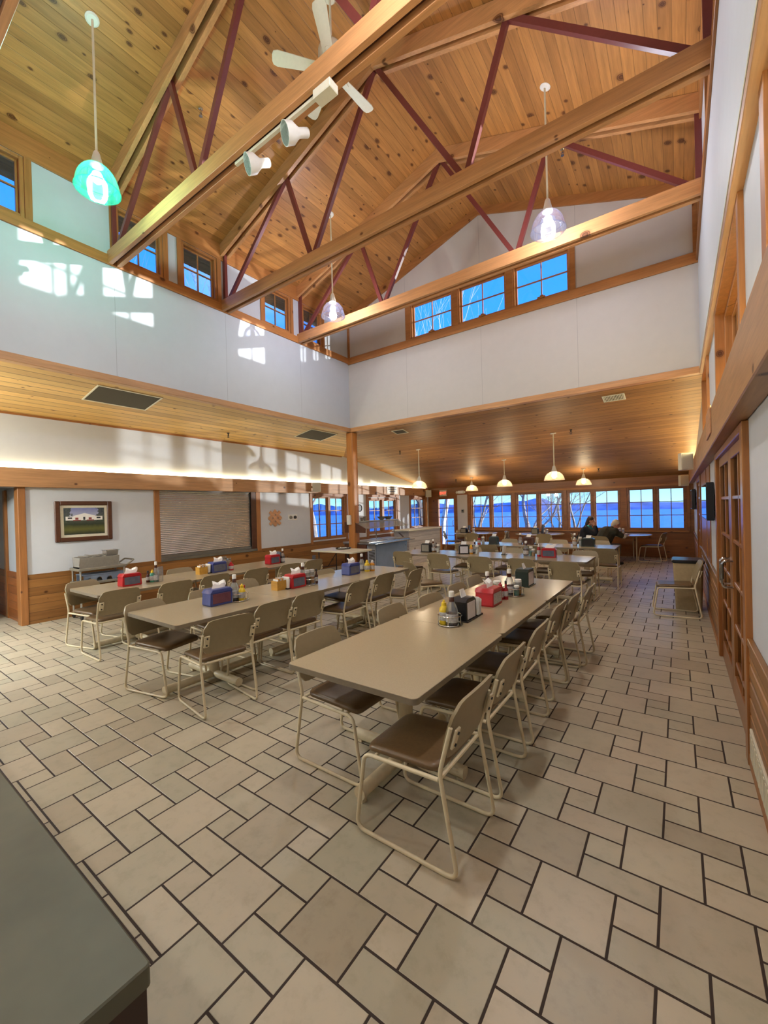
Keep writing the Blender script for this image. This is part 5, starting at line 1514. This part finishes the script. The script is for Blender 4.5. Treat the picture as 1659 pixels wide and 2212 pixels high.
# ------------------------------------------------------------------ OUTSIDE
gm = plain('winter_ground', S(120, 104, 84), .95, noise=.3, nscale=1.2)
m = MB(); m.box(-60, 60, -30, YF + .15, -.6, -.2)
m.add([(-60, YF + .15, -.2), (60, YF + .15, -.2), (60, 26, -3.0), (-60, 26, -3.0), (60, 40, -7.2), (-60, 40, -7.2)], [(0, 1, 2, 3), (3, 2, 4, 5)])
struct('ground', m, gm)
def water():
    t = NT('lake_water')
    n = t.noise(t.obj(), .35, 4, .6)
    c = t.ramp(n, [(.3, S(104, 152, 200)[:3]), (.7, S(140, 184, 220)[:3])])
    t.principled(c, .45, 0, .3, t.bump(n, .5, .6))
    return t.mat
m = MB(); m.box(-700, 700, 30, 620, -6.6, -6.5); struct('lake', m, water())
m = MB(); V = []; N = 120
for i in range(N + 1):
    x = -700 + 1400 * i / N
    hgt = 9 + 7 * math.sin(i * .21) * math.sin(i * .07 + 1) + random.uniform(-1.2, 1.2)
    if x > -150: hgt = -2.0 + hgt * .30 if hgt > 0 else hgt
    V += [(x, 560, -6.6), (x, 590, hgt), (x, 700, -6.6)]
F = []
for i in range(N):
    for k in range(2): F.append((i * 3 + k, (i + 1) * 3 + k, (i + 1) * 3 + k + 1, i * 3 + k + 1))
m.add(V, F); struct('far_shore', m, plain('hazy_far_shore', S(150, 150, 186), .95, noise=.35, nscale=.05))  # purple-blue distance haze is put into the shore's colour
def tree(loc, h, label, mat, seed, spread=.55, depth=5, r=.16, lean=(0, 0), first=.28):
    rnd = random.Random(seed); m = MB()
    def br(p, d, L, r_, lv):
        q = p; pts = [p]; dd = d.copy()
        for k in range(3):
            dd = (dd + Vector((rnd.uniform(-.16, .16), rnd.uniform(-.16, .16), rnd.uniform(-.04, .12)))).normalized()
            q = q + dd * (L / 3); pts.append(q)
        r2 = r_ * .62
        m.tube(pts, r_, 7 if lv < 2 else 5 if lv < 3 else 4, False, 0, r2)
        if lv >= depth: return
        nb = 3 if lv < 2 else 4
        for k in range(nb):
            t_ = rnd.uniform(.55, 1.0) if k else 1.0
            i_ = min(2, int(t_ * 3)); pp = pts[i_].lerp(pts[i_ + 1], min(1, t_ * 3 - i_))
            ax = Vector((rnd.uniform(-1, 1), rnd.uniform(-1, 1), rnd.uniform(-.2, .35))).normalized()
            nd = (dd + ax * (spread * (1.0 if k else .45)) * 1.3).normalized()
            br(pp, nd, L * rnd.uniform(.58, .80), r2 * (.85 if k == 0 else .62), lv + 1)
    br(Vector((0, 0, 0)), Vector((lean[0], lean[1], 1)).normalized(), h * first, r, 0)
    o = m.build('bare_tree', mat, None, loc=loc)
    tag(o, label, 'tree', 'bare trees outside')
tree((-5.55, 19.5, -1.4), 11, 'bare tree with pale forked trunk outside the second lake window pair', M_bark, 3, .62, 6, .20, (0, 0), .2)
tree((-5.55, 23.4, -2.3), 11, 'bare tree leaning right outside the second lake window pair', M_bark, 8, .6, 6, .13, (.12, 0), .24)
tree((-9.0, 20, -1.4), 10, 'bare tree with a long slanting branch outside the leftmost lake windows', M_bark, 12, .7, 5, .13, (.5, .0), .25)
tree((-9.35, 17.8, -.8), 12, 'white birch trunk outside the far glazed door', M_birch, 5, .35, 4, .15, (0, 0), .45)
tree((-4.7, 22, -2.0), 10, 'bare tree spreading thin branches across the third lake window pair', M_bark, 21, .75, 6, .12, (.35, .0), .24)
tree((-6.6, 18.2, -.9), 4.2, 'low bare bush outside the lake windows, left', M_bark, 31, .85, 5, .05, (0, 0), .2)
tree((-3.6, 18.0, -1.5), 4.2, 'low bare bush outside the lake windows, centre', M_bark, 37, .85, 5, .05, (0, 0), .2)
tree((-20.5, 12.5, -.5), 19, 'tall bare tree seen through the left clerestory windows', M_bark, 41, .5, 5, .22, (0, 0), .28)
tree((-13.2, 23, -2.0), 19, 'tall bare tree whose tip shows in the left gable window', M_bark, 43, .5, 5, .22, (0, 0), .28)
tree((-14, 14, -.3), 9, 'bare tree outside the left wall windows', M_bark, 47, .6, 5, .14, (0, 0), .25)

# ------------------------------------------------------------------ WORLD, SUN
w = bpy.data.worlds.new('sky'); scene.world = w; w.use_nodes = True
nt = w.node_tree; nt.nodes.clear()
tc = nt.nodes.new('ShaderNodeTexCoord'); sp = nt.nodes.new('ShaderNodeSeparateXYZ'); nt.links.new(tc.outputs['Generated'], sp.inputs[0])
rp = nt.nodes.new('ShaderNodeValToRGB'); nt.links.new(sp.outputs[2], rp.inputs[0])
el = rp.color_ramp.elements
stops = [(0.0, S(150, 206, 226)), (.07, S(104, 190, 232)), (.16, S(74, 160, 236)), (.34, S(44, 128, 236)), (1.0, S(24, 88, 210))]
while len(el) < len(stops): el.new(.5)
for e, (p, c) in zip(el, stops): e.position = p; e.color = c
nz = nt.nodes.new('ShaderNodeTexNoise'); nz.inputs['Scale'].default_value = 2.2; nz.inputs['Detail'].default_value = 5
mp = nt.nodes.new('ShaderNodeMapping'); mp.inputs['Scale'].default_value = (1, 1, 3.2); nt.links.new(tc.outputs['Generated'], mp.inputs[0]); nt.links.new(mp.outputs[0], nz.inputs['Vector'])
cr = nt.nodes.new('ShaderNodeValToRGB'); nt.links.new(nz.outputs['Fac'], cr.inputs[0]); cr.color_ramp.elements[0].position = .52; cr.color_ramp.elements[1].position = .72
cr.color_ramp.elements[1].color = (.4, .4, .4, 1)
mx = nt.nodes.new('ShaderNodeMix'); mx.data_type = 'RGBA'; nt.links.new(cr.outputs[0], mx.inputs[0]); nt.links.new(rp.outputs[0], mx.inputs[6]); mx.inputs[7].default_value = S(170, 205, 240)
bg = nt.nodes.new('ShaderNodeBackground'); nt.links.new(mx.outputs[2], bg.inputs[0]); bg.inputs[1].default_value = 1.9
wo = nt.nodes.new('ShaderNodeOutputWorld'); nt.links.new(bg.outputs[0], wo.inputs[0])

def sun(d, energy, col, ang):
    l = bpy.data.lights.new('sun', 'SUN'); l.energy = energy; l.color = col; l.angle = math.radians(ang)
    o = bpy.data.objects.new('sun', l); COL.objects.link(o)
    o.rotation_euler = Vector(d).to_track_quat('-Z', 'Y').to_euler(); o.location = (30, 5, 12)
sun((-6.87, -2.36, -.84), 7.0, (1, .97, .92), .5)

# low sun mirrored by the lake, shining up into the windows
l = bpy.data.lights.new('lake_glint', 'SPOT'); l.energy = 110000; l.color = (1, .97, .9); l.spot_size = math.radians(26); l.spot_blend = .3; l.shadow_soft_size = .25
o = bpy.data.objects.new('lake_glint', l); COL.objects.link(o); o.location = (31, 57, -4.6)
o.rotation_euler = (Vector((-4, 10, 2.6)) - o.location).to_track_quat('-Z', 'Y').to_euler()
# ------------------------------------------------------------------ CAMERA
F, YAW, PITCH, ROLL = 890.6, 0.62045, -0.006447, -0.027033
cy, sy = math.cos(YAW), math.sin(YAW)
fwd = Vector((-sy * math.cos(PITCH), cy * math.cos(PITCH), math.sin(PITCH)))
r0 = Vector((cy, sy, 0)); u0 = r0.cross(fwd)
r_ = r0 * math.cos(ROLL) + u0 * math.sin(ROLL); u_ = -r0 * math.sin(ROLL) + u0 * math.cos(ROLL)
cam = bpy.data.cameras.new('camera'); cam.sensor_fit = 'VERTICAL'; cam.sensor_height = 36.0; cam.lens = F / 2212 * 36.0
cam.clip_start = .02; cam.clip_end = 2000
co = bpy.data.objects.new('camera', cam); COL.objects.link(co)
M = Matrix((( r_.x, u_.x, -fwd.x, 0), (r_.y, u_.y, -fwd.y, 0), (r_.z, u_.z, -fwd.z, 1.66), (0, 0, 0, 1)))
co.matrix_world = M
scene.camera = co

scene.view_settings.view_transform = 'Standard'
scene.view_settings.look = 'None'
scene.view_settings.gamma = 1.0
scene.view_settings.exposure = 0.45
scene.view_settings.use_curve_mapping = False
scene.cycles.use_denoising = True
scene.cycles.max_bounces = 8
scene.cycles.diffuse_bounces = 4
scene.cycles.glossy_bounces = 3
scene.cycles.transparent_max_bounces = 16
scene.cycles.caustics_reflective = False
scene.cycles.caustics_refractive = False
scene.cycles.sample_clamp_indirect = 6.0
